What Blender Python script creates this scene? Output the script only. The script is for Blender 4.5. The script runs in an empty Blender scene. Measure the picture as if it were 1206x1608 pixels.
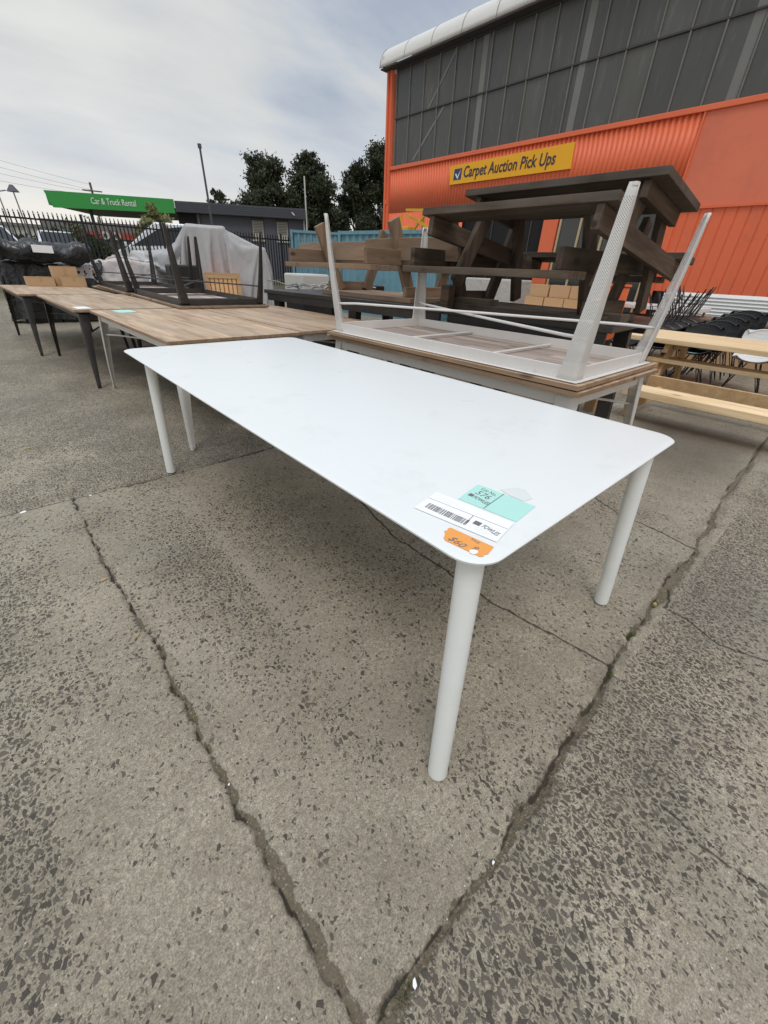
import bpy, bmesh, math, random
import numpy as np
from mathutils import Vector, Matrix
random.seed(7); np.random.seed(7)
S = 0.92                      # metres per layout unit (all lengths below are in layout units)
PI = math.pi
sc = bpy.context.scene
C = sc.collection

# ------------------------------------------------------------------ camera
cam = bpy.data.cameras.new('camera'); camo = bpy.data.objects.new('camera', cam); C.objects.link(camo)
RX = ((0.748, 0.320, -0.581), (-0.662, 0.411, -0.626), (0.038, 0.854, 0.519))
v1 = Vector((-661., 410., -625.)).normalized(); v2 = Vector((805., 344., -625.))
X_ = (v2 - v1 * v2.dot(v1)).normalized(); Z_ = X_.cross(v1)
M = Matrix((X_, v1, Z_)).to_4x4()
M.translation = Vector((0, 0, 1.3 * S))
camo.matrix_world = M
cam.sensor_fit = 'HORIZONTAL'; cam.sensor_width = 36.0; cam.lens = 36.0 * 625.0 / 1206.0
cam.clip_start = 0.05; cam.clip_end = 3000
sc.camera = camo
sc.render.resolution_x = 768; sc.render.resolution_y = 1024

# ------------------------------------------------------------------ light
SUN_EL, SUN_AZ = math.radians(58), math.radians(222)
w = bpy.data.worlds.new("World"); sc.world = w; w.use_nodes = True
nt = w.node_tree; N = nt.nodes; Lk = nt.links
N.clear()
def nd(tree, t, **kw):
    n = tree.nodes.new(t)
    for k, v in kw.items():
        if k == 'i':
            for kk, vv in v.items(): n.inputs[kk].default_value = vv
        else: setattr(n, k, v)
    return n
def ramp(tree, stops, interp='LINEAR'):
    n = tree.nodes.new('ShaderNodeValToRGB'); cr = n.color_ramp; cr.interpolation = interp
    while len(cr.elements) < len(stops): cr.elements.new(0.5)
    for e, (p, c) in zip(cr.elements, stops):
        e.position = p; e.color = (c[0], c[1], c[2], 1) if hasattr(c, '__len__') else (c, c, c, 1)
    return n
sky = nd(nt, 'ShaderNodeTexSky', sky_type='NISHITA', sun_disc=False, sun_elevation=SUN_EL, sun_rotation=SUN_AZ)
tc = nd(nt, 'ShaderNodeTexCoord')
sep = nd(nt, 'ShaderNodeSeparateXYZ'); Lk.new(tc.outputs['Generated'], sep.inputs[0])
zz = nd(nt, 'ShaderNodeMath', operation='MAXIMUM', i={1: 0.0}); Lk.new(sep.outputs[2], zz.inputs[0])
za = nd(nt, 'ShaderNodeMath', operation='ADD', i={1: 0.22}); Lk.new(zz.outputs[0], za.inputs[0])
dx = nd(nt, 'ShaderNodeMath', operation='DIVIDE'); Lk.new(sep.outputs[0], dx.inputs[0]); Lk.new(za.outputs[0], dx.inputs[1])
dy = nd(nt, 'ShaderNodeMath', operation='DIVIDE'); Lk.new(sep.outputs[1], dy.inputs[0]); Lk.new(za.outputs[0], dy.inputs[1])
cmb = nd(nt, 'ShaderNodeCombineXYZ'); Lk.new(dx.outputs[0], cmb.inputs[0]); Lk.new(dy.outputs[0], cmb.inputs[1])
mp = nd(nt, 'ShaderNodeMapping', i={'Rotation': (0, 0, math.radians(28)), 'Scale': (0.42, 0.85, 1), 'Location': (3.1, 1.7, 0)}); Lk.new(cmb.outputs[0], mp.inputs[0])
n1 = nd(nt, 'ShaderNodeTexNoise', i={'Scale': 1.35, 'Detail': 8, 'Roughness': 0.52, 'Distortion': 0.35}); Lk.new(mp.outputs[0], n1.inputs[0])
n2 = nd(nt, 'ShaderNodeTexNoise', i={'Scale': 3.6, 'Detail': 6, 'Roughness': 0.55, 'Distortion': 0.5}); Lk.new(mp.outputs[0], n2.inputs[0])
nm_ = nd(nt, 'ShaderNodeMath', operation='MULTIPLY_ADD', i={1: 0.38, 2: -0.19}); Lk.new(n2.outputs[0], nm_.inputs[0])
ns_ = nd(nt, 'ShaderNodeMath', operation='ADD'); Lk.new(n1.outputs[0], ns_.inputs[0]); Lk.new(nm_.outputs[0], ns_.inputs[1])
# a heavier blue-grey bank of cloud low in the direction of the yard's far corner
nv_ = nd(nt, 'ShaderNodeVectorMath', operation='DOT_PRODUCT', i={1: Vector((.56, .72, .42)).normalized()}); Lk.new(tc.outputs['Generated'], nv_.inputs[0])
nr_ = ramp(nt, [(.90, 0.0), (.985, .085)]); Lk.new(nv_.outputs['Value'], nr_.inputs[0])
nt_ = nd(nt, 'ShaderNodeMath', operation='SUBTRACT'); Lk.new(ns_.outputs[0], nt_.inputs[0]); Lk.new(nr_.outputs[0], nt_.inputs[1])
r1 = ramp(nt, [(0.33, (3.7, 4.2, 5.1)), (0.45, (5.0, 5.4, 5.95)), (0.55, (6.1, 6.25, 6.25)), (0.72, (7.3, 7.35, 7.15))]); Lk.new(nt_.outputs[0], r1.inputs[0])
# bright band low down
rz = ramp(nt, [(0.0, (9.6, 9.0, 7.9)), (0.09, (9.0, 8.7, 8.0)), (0.17, (7.2, 7.4, 7.6)), (0.30, (6.4, 6.7, 7.1))]); Lk.new(zz.outputs[0], rz.inputs[0])
fz = ramp(nt, [(0.0, 0.85), (0.10, 0.6), (0.25, 0.0)]); Lk.new(zz.outputs[0], fz.inputs[0])
mx = nd(nt, 'ShaderNodeMix', data_type='RGBA'); Lk.new(fz.outputs[0], mx.inputs[0]); Lk.new(r1.outputs[0], mx.inputs[6]); Lk.new(rz.outputs[0], mx.inputs[7])
mb_ = nd(nt, 'ShaderNodeMix', data_type='RGBA', i={0: 0.97}); Lk.new(sky.outputs[0], mb_.inputs[6]); Lk.new(mx.outputs[2], mb_.inputs[7])
# an overcast sky is brightest overhead
gz = ramp(nt, [(0.0, 1.0), (0.45, 1.0), (0.62, 1.15), (0.95, 2.5)]); Lk.new(zz.outputs[0], gz.inputs[0])
gm = nd(nt, 'ShaderNodeVectorMath', operation='MULTIPLY'); Lk.new(mb_.outputs[2], gm.inputs[0]); Lk.new(gz.outputs[0], gm.inputs[1])
bg = nd(nt, 'ShaderNodeBackground', i={'Strength': 0.1}); Lk.new(gm.outputs[0], bg.inputs[0])
wo = nd(nt, 'ShaderNodeOutputWorld'); Lk.new(bg.outputs[0], wo.inputs[0])
sl = bpy.data.lights.new('sun', 'SUN'); so = bpy.data.objects.new('sun', sl); C.objects.link(so)
sl.energy = 0.9; sl.angle = math.radians(22); sl.color = (1.0, 0.96, 0.9)
sd = Vector((math.sin(SUN_AZ) * math.cos(SUN_EL), math.cos(SUN_AZ) * math.cos(SUN_EL), math.sin(SUN_EL)))
so.rotation_euler = sd.to_track_quat('Z', 'Y').to_euler()
sc.view_settings.view_transform = 'Standard'; sc.view_settings.look = 'None'
sc.view_settings.exposure = 0.12; sc.view_settings.gamma = 1
sc.cycles.max_bounces = 6; sc.cycles.transparent_max_bounces = 12

# ------------------------------------------------------------------ materials
def mat(name, col, rough=0.6, metal=0.0, noise=None, bump=None, spec=0.5, coord='Object', stretch=(1, 1, 1), dirt=None, coat=0):
    """noise=(scale, amount, second colour) ; bump=(scale, strength, distance); dirt=(scale, colour, lo, hi)"""
    m = bpy.data.materials.new(name); m.use_nodes = True; t = m.node_tree
    b = t.nodes['Principled BSDF']
    b.inputs['Base Color'].default_value = (*col, 1); b.inputs['Roughness'].default_value = rough
    b.inputs['Metallic'].default_value = metal; b.inputs['Specular IOR Level'].default_value = spec
    b.inputs['Coat Weight'].default_value = coat
    tcn = nd(t, 'ShaderNodeTexCoord'); mpn = nd(t, 'ShaderNodeMapping', i={'Scale': stretch}); t.links.new(tcn.outputs[coord], mpn.inputs[0])
    last = None
    if noise:
        n = nd(t, 'ShaderNodeTexNoise', i={'Scale': noise[0], 'Detail': 6, 'Roughness': 0.65}); t.links.new(mpn.outputs[0], n.inputs[0])
        r = ramp(t, [(0.5 - 0.5 * noise[1], col), (0.5 + 0.5 * noise[1], noise[2])]); t.links.new(n.outputs[0], r.inputs[0]); last = r.outputs[0]
    if dirt:
        n = nd(t, 'ShaderNodeTexNoise', i={'Scale': dirt[0], 'Detail': 8, 'Roughness': 0.7}); t.links.new(mpn.outputs[0], n.inputs[0])
        r = ramp(t, [(dirt[2], 0.0), (dirt[3], 1.0)]); t.links.new(n.outputs[0], r.inputs[0])
        x = nd(t, 'ShaderNodeMix', data_type='RGBA'); t.links.new(r.outputs[0], x.inputs[0])
        if last: t.links.new(last, x.inputs[6])
        else: x.inputs[6].default_value = (*col, 1)
        x.inputs[7].default_value = (*dirt[1], 1); last = x.outputs[2]
    if last: t.links.new(last, b.inputs['Base Color'])
    if bump:
        n = nd(t, 'ShaderNodeTexNoise', i={'Scale': bump[0], 'Detail': 5}); t.links.new(mpn.outputs[0], n.inputs[0])
        bn = nd(t, 'ShaderNodeBump', i={'Strength': bump[1], 'Distance': bump[2]}); t.links.new(n.outputs[0], bn.inputs['Height'])
        t.links.new(bn.outputs[0], b.inputs['Normal'])
    return m

def wood(name, a, b_, c, axis=1, scale=1.0, strip=0, rough=0.65, dirty=None):
    """grain stretched along an axis; strip>0 = butcher-block strips of that width"""
    m = bpy.data.materials.new(name); m.use_nodes = True; t = m.node_tree; p = t.nodes['Principled BSDF']
    p.inputs['Roughness'].default_value = rough
    tcn = nd(t, 'ShaderNodeTexCoord')
    st = [22 * scale] * 3; st[axis] = 1.6 * scale
    mpn = nd(t, 'ShaderNodeMapping', i={'Scale': st}); t.links.new(tcn.outputs['Object'], mpn.inputs[0])
    n = nd(t, 'ShaderNodeTexNoise', i={'Scale': 1.0, 'Detail': 8, 'Roughness': 0.68, 'Distortion': 0.6}); t.links.new(mpn.outputs[0], n.inputs[0])
    r = ramp(t, [(0.30, a), (0.52, b_), (0.72, c)]); t.links.new(n.outputs[0], r.inputs[0]); last = r.outputs[0]
    # knots
    k = nd(t, 'ShaderNodeTexVoronoi', i={'Scale': 1.0}); st2 = [5.0] * 3; st2[axis] = 2.2
    mk = nd(t, 'ShaderNodeMapping', i={'Scale': st2}); t.links.new(tcn.outputs['Object'], mk.inputs[0]); t.links.new(mk.outputs[0], k.inputs[0])
    rk = ramp(t, [(0.05, 1.0), (0.13, 0.0)]); t.links.new(k.outputs[0], rk.inputs[0])
    x = nd(t, 'ShaderNodeMix', data_type='RGBA'); t.links.new(rk.outputs[0], x.inputs[0]); t.links.new(last, x.inputs[6])
    x.inputs[7].default_value = (a[0] * .45, a[1] * .4, a[2] * .35, 1); last = x.outputs[2]
    if strip:
        br = nd(t, 'ShaderNodeTexBrick', offset=0.37, i={'Scale': 1.0, 'Mortar Size': 0.0012, 'Brick Width': 0.52, 'Row Height': strip, 'Color1': (0.45, 0.43, 0.40, 1), 'Color2': (1.25, 1.25, 1.25, 1), 'Mortar': (0.5, 0.5, 0.5, 1)})
        mr = nd(t, 'ShaderNodeMapping', i={'Rotation': (0, 0, PI / 2 if axis == 1 else 0)}); t.links.new(tcn.outputs['Object'], mr.inputs[0]); t.links.new(mr.outputs[0], br.inputs[0])
        y = nd(t, 'ShaderNodeMix', data_type='RGBA', blend_type='MULTIPLY', i={0: 0.6}); t.links.new(last, y.inputs[6]); t.links.new(br.outputs[0], y.inputs[7]); last = y.outputs[2]
    oi = nd(t, 'ShaderNodeObjectInfo'); orr = ramp(t, [(0, .72), (1, 1.25)]); t.links.new(oi.outputs['Random'], orr.inputs[0])
    oy = nd(t, 'ShaderNodeMix', data_type='RGBA', blend_type='MULTIPLY', i={0: 1.0 if not strip else .4}); t.links.new(last, oy.inputs[6]); t.links.new(orr.outputs[0], oy.inputs[7]); last = oy.outputs[2]
    if dirty:
        dn = nd(t, 'ShaderNodeTexNoise', i={'Scale': 2.3, 'Detail': 7}); t.links.new(tcn.outputs['Object'], dn.inputs[0])
        dr = ramp(t, [(0.42, 0.0), (0.68, 0.8)]); t.links.new(dn.outputs[0], dr.inputs[0])
        y = nd(t, 'ShaderNodeMix', data_type='RGBA'); t.links.new(dr.outputs[0], y.inputs[0]); t.links.new(last, y.inputs[6]); y.inputs[7].default_value = (*dirty, 1); last = y.outputs[2]
    t.links.new(last, p.inputs['Base Color'])
    bn = nd(t, 'ShaderNodeBump', i={'Strength': 0.25, 'Distance': 0.004}); t.links.new(n.outputs[0], bn.inputs['Height']); t.links.new(bn.outputs[0], p.inputs['Normal'])
    return m

def perforated(name, col, rough, hole=.22):
    m = bpy.data.materials.new(name); m.use_nodes = True; t = m.node_tree; p = t.nodes['Principled BSDF']
    p.inputs['Base Color'].default_value = (*col, 1); p.inputs['Roughness'].default_value = rough
    tcn = nd(t, 'ShaderNodeTexCoord')
    mpn = nd(t, 'ShaderNodeMapping', i={'Rotation': (0, 0, PI / 4), 'Scale': (140, 140, 140)}); t.links.new(tcn.outputs['UV'], mpn.inputs[0])
    v = nd(t, 'ShaderNodeTexVoronoi', voronoi_dimensions='2D', i={'Scale': 1.0, 'Randomness': 0.0}); t.links.new(mpn.outputs[0], v.inputs[0])
    r = ramp(t, [(hole, 0.9), (hole + .06, 0.0)]); t.links.new(v.outputs[0], r.inputs[0])
    sx = nd(t, 'ShaderNodeSeparateXYZ'); t.links.new(tcn.outputs['UV'], sx.inputs[0])
    def band(lo, hi, out):
        a = nd(t, 'ShaderNodeMath', operation='GREATER_THAN', i={1: lo}); b = nd(t, 'ShaderNodeMath', operation='LESS_THAN', i={1: hi})
        t.links.new(out, a.inputs[0]); t.links.new(out, b.inputs[0])
        mm = nd(t, 'ShaderNodeMath', operation='MULTIPLY'); t.links.new(a.outputs[0], mm.inputs[0]); t.links.new(b.outputs[0], mm.inputs[1]); return mm.outputs[0]
    bv = band(0.09, 0.74, sx.outputs[1])
    mm = nd(t, 'ShaderNodeMath', operation='MULTIPLY'); t.links.new(bv, mm.inputs[0]); t.links.new(r.outputs[0], mm.inputs[1])
    tr = nd(t, 'ShaderNodeBsdfTransparent'); ms = nd(t, 'ShaderNodeMixShader'); out = t.nodes['Material Output']
    t.links.new(mm.outputs[0], ms.inputs[0]); t.links.new(p.outputs[0], ms.inputs[1]); t.links.new(tr.outputs[0], ms.inputs[2]); t.links.new(ms.outputs[0], out.inputs[0])
    return m

def crumple(name, a, b_, rough, scale, strength, dark=None):
    m = bpy.data.materials.new(name); m.use_nodes = True; t = m.node_tree; p = t.nodes['Principled BSDF']; p.inputs['Roughness'].default_value = rough
    tcn = nd(t, 'ShaderNodeTexCoord'); n = nd(t, 'ShaderNodeTexNoise', i={'Scale': scale * .5, 'Detail': 7, 'Distortion': 1.5}); t.links.new(tcn.outputs['Object'], n.inputs[0])
    r = ramp(t, [(.35, a), (.65, b_)]); t.links.new(n.outputs[0], r.inputs[0]); t.links.new(r.outputs[0], p.inputs['Base Color'])
    stz = nd(t, 'ShaderNodeMapping', i={'Scale': (1, 1, .38), 'Rotation': (0, .25, 0)}); t.links.new(tcn.outputs['Object'], stz.inputs[0])
    ad = nd(t, 'ShaderNodeVectorMath', operation='ADD'); sc2 = nd(t, 'ShaderNodeVectorMath', operation='SCALE', i={'Scale': .22}); t.links.new(n.outputs[1], sc2.inputs[0]); t.links.new(sc2.outputs[0], ad.inputs[1]); t.links.new(stz.outputs[0], ad.inputs[0])
    v = nd(t, 'ShaderNodeTexVoronoi', i={'Scale': scale * .7}); t.links.new(ad.outputs[0], v.inputs[0])
    v2 = nd(t, 'ShaderNodeTexVoronoi', i={'Scale': scale * 2.1}); t.links.new(ad.outputs[0], v2.inputs[0])
    mm = nd(t, 'ShaderNodeMath', operation='MULTIPLY_ADD', i={1: .35}); t.links.new(v2.outputs[0], mm.inputs[0]); t.links.new(v.outputs[0], mm.inputs[2])
    bn = nd(t, 'ShaderNodeBump', i={'Strength': strength, 'Distance': .12}); t.links.new(mm.outputs[0], bn.inputs['Height']); t.links.new(bn.outputs[0], p.inputs['Normal'])
    return m

def leafmat(name, a, b_, trans=0.25):
    m = bpy.data.materials.new(name); m.use_nodes = True; t = m.node_tree; p = t.nodes['Principled BSDF']
    tcn = nd(t, 'ShaderNodeTexCoord'); n = nd(t, 'ShaderNodeTexNoise', i={'Scale': 1.1, 'Detail': 6}); t.links.new(tcn.outputs['Object'], n.inputs[0])
    r = ramp(t, [(0.35, a), (0.68, b_)]); t.links.new(n.outputs[0], r.inputs[0]); t.links.new(r.outputs[0], p.inputs['Base Color'])
    p.inputs['Roughness'].default_value = 0.6; p.inputs['Specular IOR Level'].default_value = 0.25
    tl = nd(t, 'ShaderNodeBsdfTranslucent'); t.links.new(r.outputs[0], tl.inputs[0])
    ms = nd(t, 'ShaderNodeMixShader', i={0: trans}); t.links.new(p.outputs[0], ms.inputs[1]); t.links.new(tl.outputs[0], ms.inputs[2]); t.links.new(ms.outputs[0], t.nodes['Material Output'].inputs[0])
    return m

MT = dict(
    white_powder=mat('white_powder_coat', (0.775, 0.795, 0.78), 0.36, noise=(2.2, 0.8, (0.81, 0.825, 0.81)), dirt=(4.0, (0.66, 0.67, 0.645), 0.55, 0.9), bump=(260, 0.05, 0.001)),
    white_metal=mat('white_painted_metal', (0.66, 0.63, 0.60), 0.5, noise=(6, 0.7, (0.72, 0.70, 0.67)), dirt=(14, (0.42, 0.37, 0.32), 0.62, 0.8)),
    white_perf=perforated('white_perforated_steel', (0.68, 0.66, 0.63), 0.5),
    black_perf=perforated('black_perforated_steel', (0.024, 0.021, 0.019), 0.45, .12),
    black_metal=mat('black_painted_metal', (0.022, 0.020, 0.019), 0.45, noise=(9, 0.6, (0.05, 0.043, 0.04))),
    black_plastic=mat('black_plastic', (0.014, 0.014, 0.015), 0.42),
    white_plastic=mat('white_plastic', (0.74, 0.73, 0.71), 0.45),
    teak=wood('weathered_butcher_block', (0.27, 0.165, 0.095), (0.53, 0.37, 0.235), (0.69, 0.52, 0.345), 1, 1.0, 0.052, 0.55, (0.46, 0.35, 0.25)),
    teak_edge=wood('butcher_block_edge', (0.20, 0.12, 0.07), (0.32, 0.21, 0.13), (0.42, 0.29, 0.19), 1, 1.0, 0.0, 0.7),
    teak_pale=wood('pale_underside_boards', (0.40, 0.31, 0.26), (0.52, 0.42, 0.36), (0.62, 0.52, 0.45), 1, 1.0, 0.09, 0.75),
    brown=wood('brown_stained_timber', (0.036, 0.024, 0.015), (0.082, 0.057, 0.036), (0.15, 0.112, 0.076), 1, 0.8, 0, 0.7, (0.105, 0.088, 0.07)),
    brown2=wood('faded_brown_timber', (0.15, 0.095, 0.058), (0.235, 0.155, 0.098), (0.31, 0.215, 0.14), 1, 0.8, 0, 0.75, (0.22, 0.17, 0.125)),
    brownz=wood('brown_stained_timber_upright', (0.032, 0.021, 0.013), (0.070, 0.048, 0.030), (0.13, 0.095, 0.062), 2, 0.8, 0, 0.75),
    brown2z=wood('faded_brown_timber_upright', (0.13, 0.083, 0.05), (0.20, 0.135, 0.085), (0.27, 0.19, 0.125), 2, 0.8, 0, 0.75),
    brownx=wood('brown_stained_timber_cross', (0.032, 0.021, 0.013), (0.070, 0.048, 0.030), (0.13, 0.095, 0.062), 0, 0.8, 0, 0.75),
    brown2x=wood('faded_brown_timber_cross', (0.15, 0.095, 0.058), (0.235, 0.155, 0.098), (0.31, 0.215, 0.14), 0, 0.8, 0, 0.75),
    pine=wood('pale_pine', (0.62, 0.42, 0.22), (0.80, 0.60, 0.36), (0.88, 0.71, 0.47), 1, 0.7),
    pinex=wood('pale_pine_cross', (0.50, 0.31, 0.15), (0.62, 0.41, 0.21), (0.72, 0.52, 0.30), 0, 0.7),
    card=mat('brown_cardboard', (0.47, 0.30, 0.165), 0.85, noise=(3, 0.8, (0.54, 0.36, 0.21))),
    orange=mat('orange_painted_steel', (0.86, 0.185, 0.075), 0.5, noise=(0.8, 0.9, (0.70, 0.135, 0.055)), dirt=(2.2, (0.56, 0.14, 0.075), 0.56, 0.85)),
    orange_flat=mat('faded_orange_panel', (0.84, 0.215, 0.115), 0.5, noise=(0.5, 0.9, (0.66, 0.16, 0.085)), dirt=(1.4, (0.55, 0.15, 0.085), 0.5, 0.85)),
    glass_dusty=mat('dusty_wired_glass', (0.060, 0.060, 0.055), 0.38, noise=(0.7, 0.6, (0.105, 0.105, 0.097)), dirt=(3.0, (0.17, 0.165, 0.15), 0.55, 0.85), stretch=(1, 2.4, 0.5)),
    mullion=mat('grey_window_bar', (0.13, 0.125, 0.115), 0.7, noise=(9, .8, (0.22, 0.21, 0.19))),
    mullion_dark=mat('dark_window_rail', (0.055, 0.052, 0.05), 0.7),
    brace_grey=mat('grey_steel_brace_behind_glass', (0.16, 0.16, 0.15), 0.6, noise=(2, .8, (0.21, 0.21, 0.195))),
    roof_white=mat('white_corrugated_roof', (0.68, 0.66, 0.62), 0.55, noise=(1.2, .9, (0.74, 0.73, 0.70)), dirt=(4, (0.42, 0.38, 0.33), 0.6, 0.8)),
    interior=mat('dark_interior', (0.012, 0.012, 0.012), 0.9),
    door_glass=mat('dark_door_glass', (0.030, 0.033, 0.033), 0.12, noise=(1.3, .8, (0.06, 0.062, 0.058))),
    alu=mat('pale_door_frame', (0.50, 0.40, 0.25), 0.45),
    sign_yellow=mat('amber_sign_board', (0.90, 0.45, 0.010), 0.5, noise=(.7, .8, (0.84, 0.41, 0.010))),
    sign_text=mat('dark_blue_lettering', (0.045, 0.035, 0.055), 0.5),
    navy=mat('navy_logo_square', (0.03, 0.045, 0.15), 0.5),
    white_text=mat('white_lettering', (0.80, 0.80, 0.78), 0.5),
    green=mat('green_fascia', (0.030, 0.30, 0.052), 0.45, noise=(.5, .8, (0.026, 0.27, 0.045))),
    soffit=mat('grey_canopy_soffit', (0.20, 0.19, 0.18), 0.7),
    shop=mat('charcoal_render', (0.085, 0.088, 0.105), 0.75, noise=(.8, .8, (0.10, 0.102, 0.12))),
    shop_fascia=mat('dark_ribbed_fascia', (0.060, 0.062, 0.075), 0.6),
    blind=mat('pale_window_blind', (0.42, 0.40, 0.35), 0.7),
    blue=mat('blue_container_paint', (0.12, 0.27, 0.345), 0.6, noise=(1.0, .9, (0.16, 0.32, 0.39)), dirt=(3.5, (0.12, 0.19, 0.22), 0.5, 0.75)),
    tarp=mat('grey_tarpaulin', (0.35, 0.348, 0.35), 0.30, noise=(2.2, .9, (0.42, 0.418, 0.42)), bump=(26, 0.35, 0.015), stretch=(1, 1, .5), spec=.6),
    fence_black=mat('black_fence_steel', (0.009, 0.009, 0.010), 0.5),
    blackwrap=crumple('black_plastic_wrap', (0.010, 0.011, 0.012), (0.022, 0.023, 0.025), .25, 5, .4),
    whitewrap=mat('clear_wrapped_white_bags', (0.46, 0.41, 0.385), 0.32, noise=(3.5, .9, (0.60, 0.555, 0.53)), bump=(18, 0.5, 0.02), spec=.6),
    bluebag=mat('blue_printed_sack', (0.16, 0.36, 0.55), 0.5, noise=(9, .5, (0.6, 0.62, 0.62))),
    car_white=mat('white_car_paint', (0.66, 0.68, 0.70), 0.25, coat=0.5),
    car_glass=mat('car_glass', (0.035, 0.042, 0.048), 0.3, spec=.25),
    rubber=mat('black_rubber', (0.02, 0.02, 0.02), 0.8),
    steel=mat('grey_galvanised_steel', (0.25, 0.25, 0.25), 0.45, metal=0.5),
    pole=mat('dark_grey_pole', (0.07, 0.072, 0.085), 0.5),
    yellow=mat('yellow_machine_paint', (0.68, 0.37, 0.015), 0.45),
    paper=mat('white_label_paper', (0.90, 0.90, 0.90), 0.7),
    teal=mat('pale_teal_label', (0.46, 0.77, 0.69), 0.65),
    orange_label=mat('orange_price_label', (0.86, 0.36, 0.085), 0.65),
    ink=mat('grey_printed_ink', (0.16, 0.16, 0.165), 0.7),
    tape=mat('clear_tape', (0.76, 0.79, 0.77), 0.2),
    bark=mat('brown_bark', (0.10, 0.078, 0.06), 0.9, noise=(6, .8, (0.16, 0.13, 0.10))),
    euca=leafmat('dark_gum_leaves', (0.030, 0.037, 0.020), (0.095, 0.105, 0.058), .25),
    hedge=leafmat('hedge_leaves', (0.028, 0.046, 0.018), (0.08, 0.10, 0.036)),
    lightleaf=leafmat('yellow_green_leaves', (0.16, 0.17, 0.07), (0.34, 0.34, 0.16)),
    moss=leafmat('moss_and_weeds', (0.05, 0.075, 0.015), (0.13, 0.17, 0.035)),
    litter=mat('dry_leaf_litter', (0.42, 0.30, 0.14), .8),
    redband=mat('red_fascia_band', (0.42, 0.075, 0.045), .5),
    offwhite=mat('off_white_wall', (0.55, 0.54, 0.50), .8),
    brick=mat('pale_brick_wall', (0.44, 0.41, 0.38), .85, noise=(7, .9, (0.55, 0.53, 0.50)), bump=(14, .6, .03)),
    bin=mat('orange_bin_plastic', (0.85, 0.17, 0.03), .5),
)

def pane_tint(m, w_, h_, oy, oz):
    t = m.node_tree; p = t.nodes['Principled BSDF']; src = p.inputs['Base Color'].links[0].from_socket
    tcn = nd(t, 'ShaderNodeTexCoord'); sx = nd(t, 'ShaderNodeSeparateXYZ'); t.links.new(tcn.outputs['Object'], sx.inputs[0])
    cb = nd(t, 'ShaderNodeCombineXYZ')
    for k_, (o, off, sz) in enumerate(((1, oy, w_), (2, oz, h_))):
        a = nd(t, 'ShaderNodeMath', operation='SUBTRACT', i={1: off}); t.links.new(sx.outputs[o], a.inputs[0])
        d = nd(t, 'ShaderNodeMath', operation='DIVIDE', i={1: sz}); t.links.new(a.outputs[0], d.inputs[0])
        f = nd(t, 'ShaderNodeMath', operation='FLOOR'); t.links.new(d.outputs[0], f.inputs[0]); t.links.new(f.outputs[0], cb.inputs[k_])
    wn = nd(t, 'ShaderNodeTexWhiteNoise', noise_dimensions='2D'); t.links.new(cb.outputs[0], wn.inputs[0])
    r = ramp(t, [(0, (.82, .82, .81)), (.5, (1, 1, 1)), (1, (1.22, 1.21, 1.18))]); t.links.new(wn.outputs[0], r.inputs[0])
    x = nd(t, 'ShaderNodeMix', data_type='RGBA', blend_type='MULTIPLY', i={0: 1.0}); t.links.new(src, x.inputs[6]); t.links.new(r.outputs[0], x.inputs[7]); t.links.new(x.outputs[2], p.inputs['Base Color'])
    rr = nd(t, 'ShaderNodeMath', operation='MULTIPLY_ADD', i={1: .25, 2: .22}); t.links.new(wn.outputs[0], rr.inputs[0]); t.links.new(rr.outputs[0], p.inputs['Roughness'])
pane_tint(MT['glass_dusty'], .555 * S, 1.09 * S, (12.12) * S, 5.18 * S)

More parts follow.
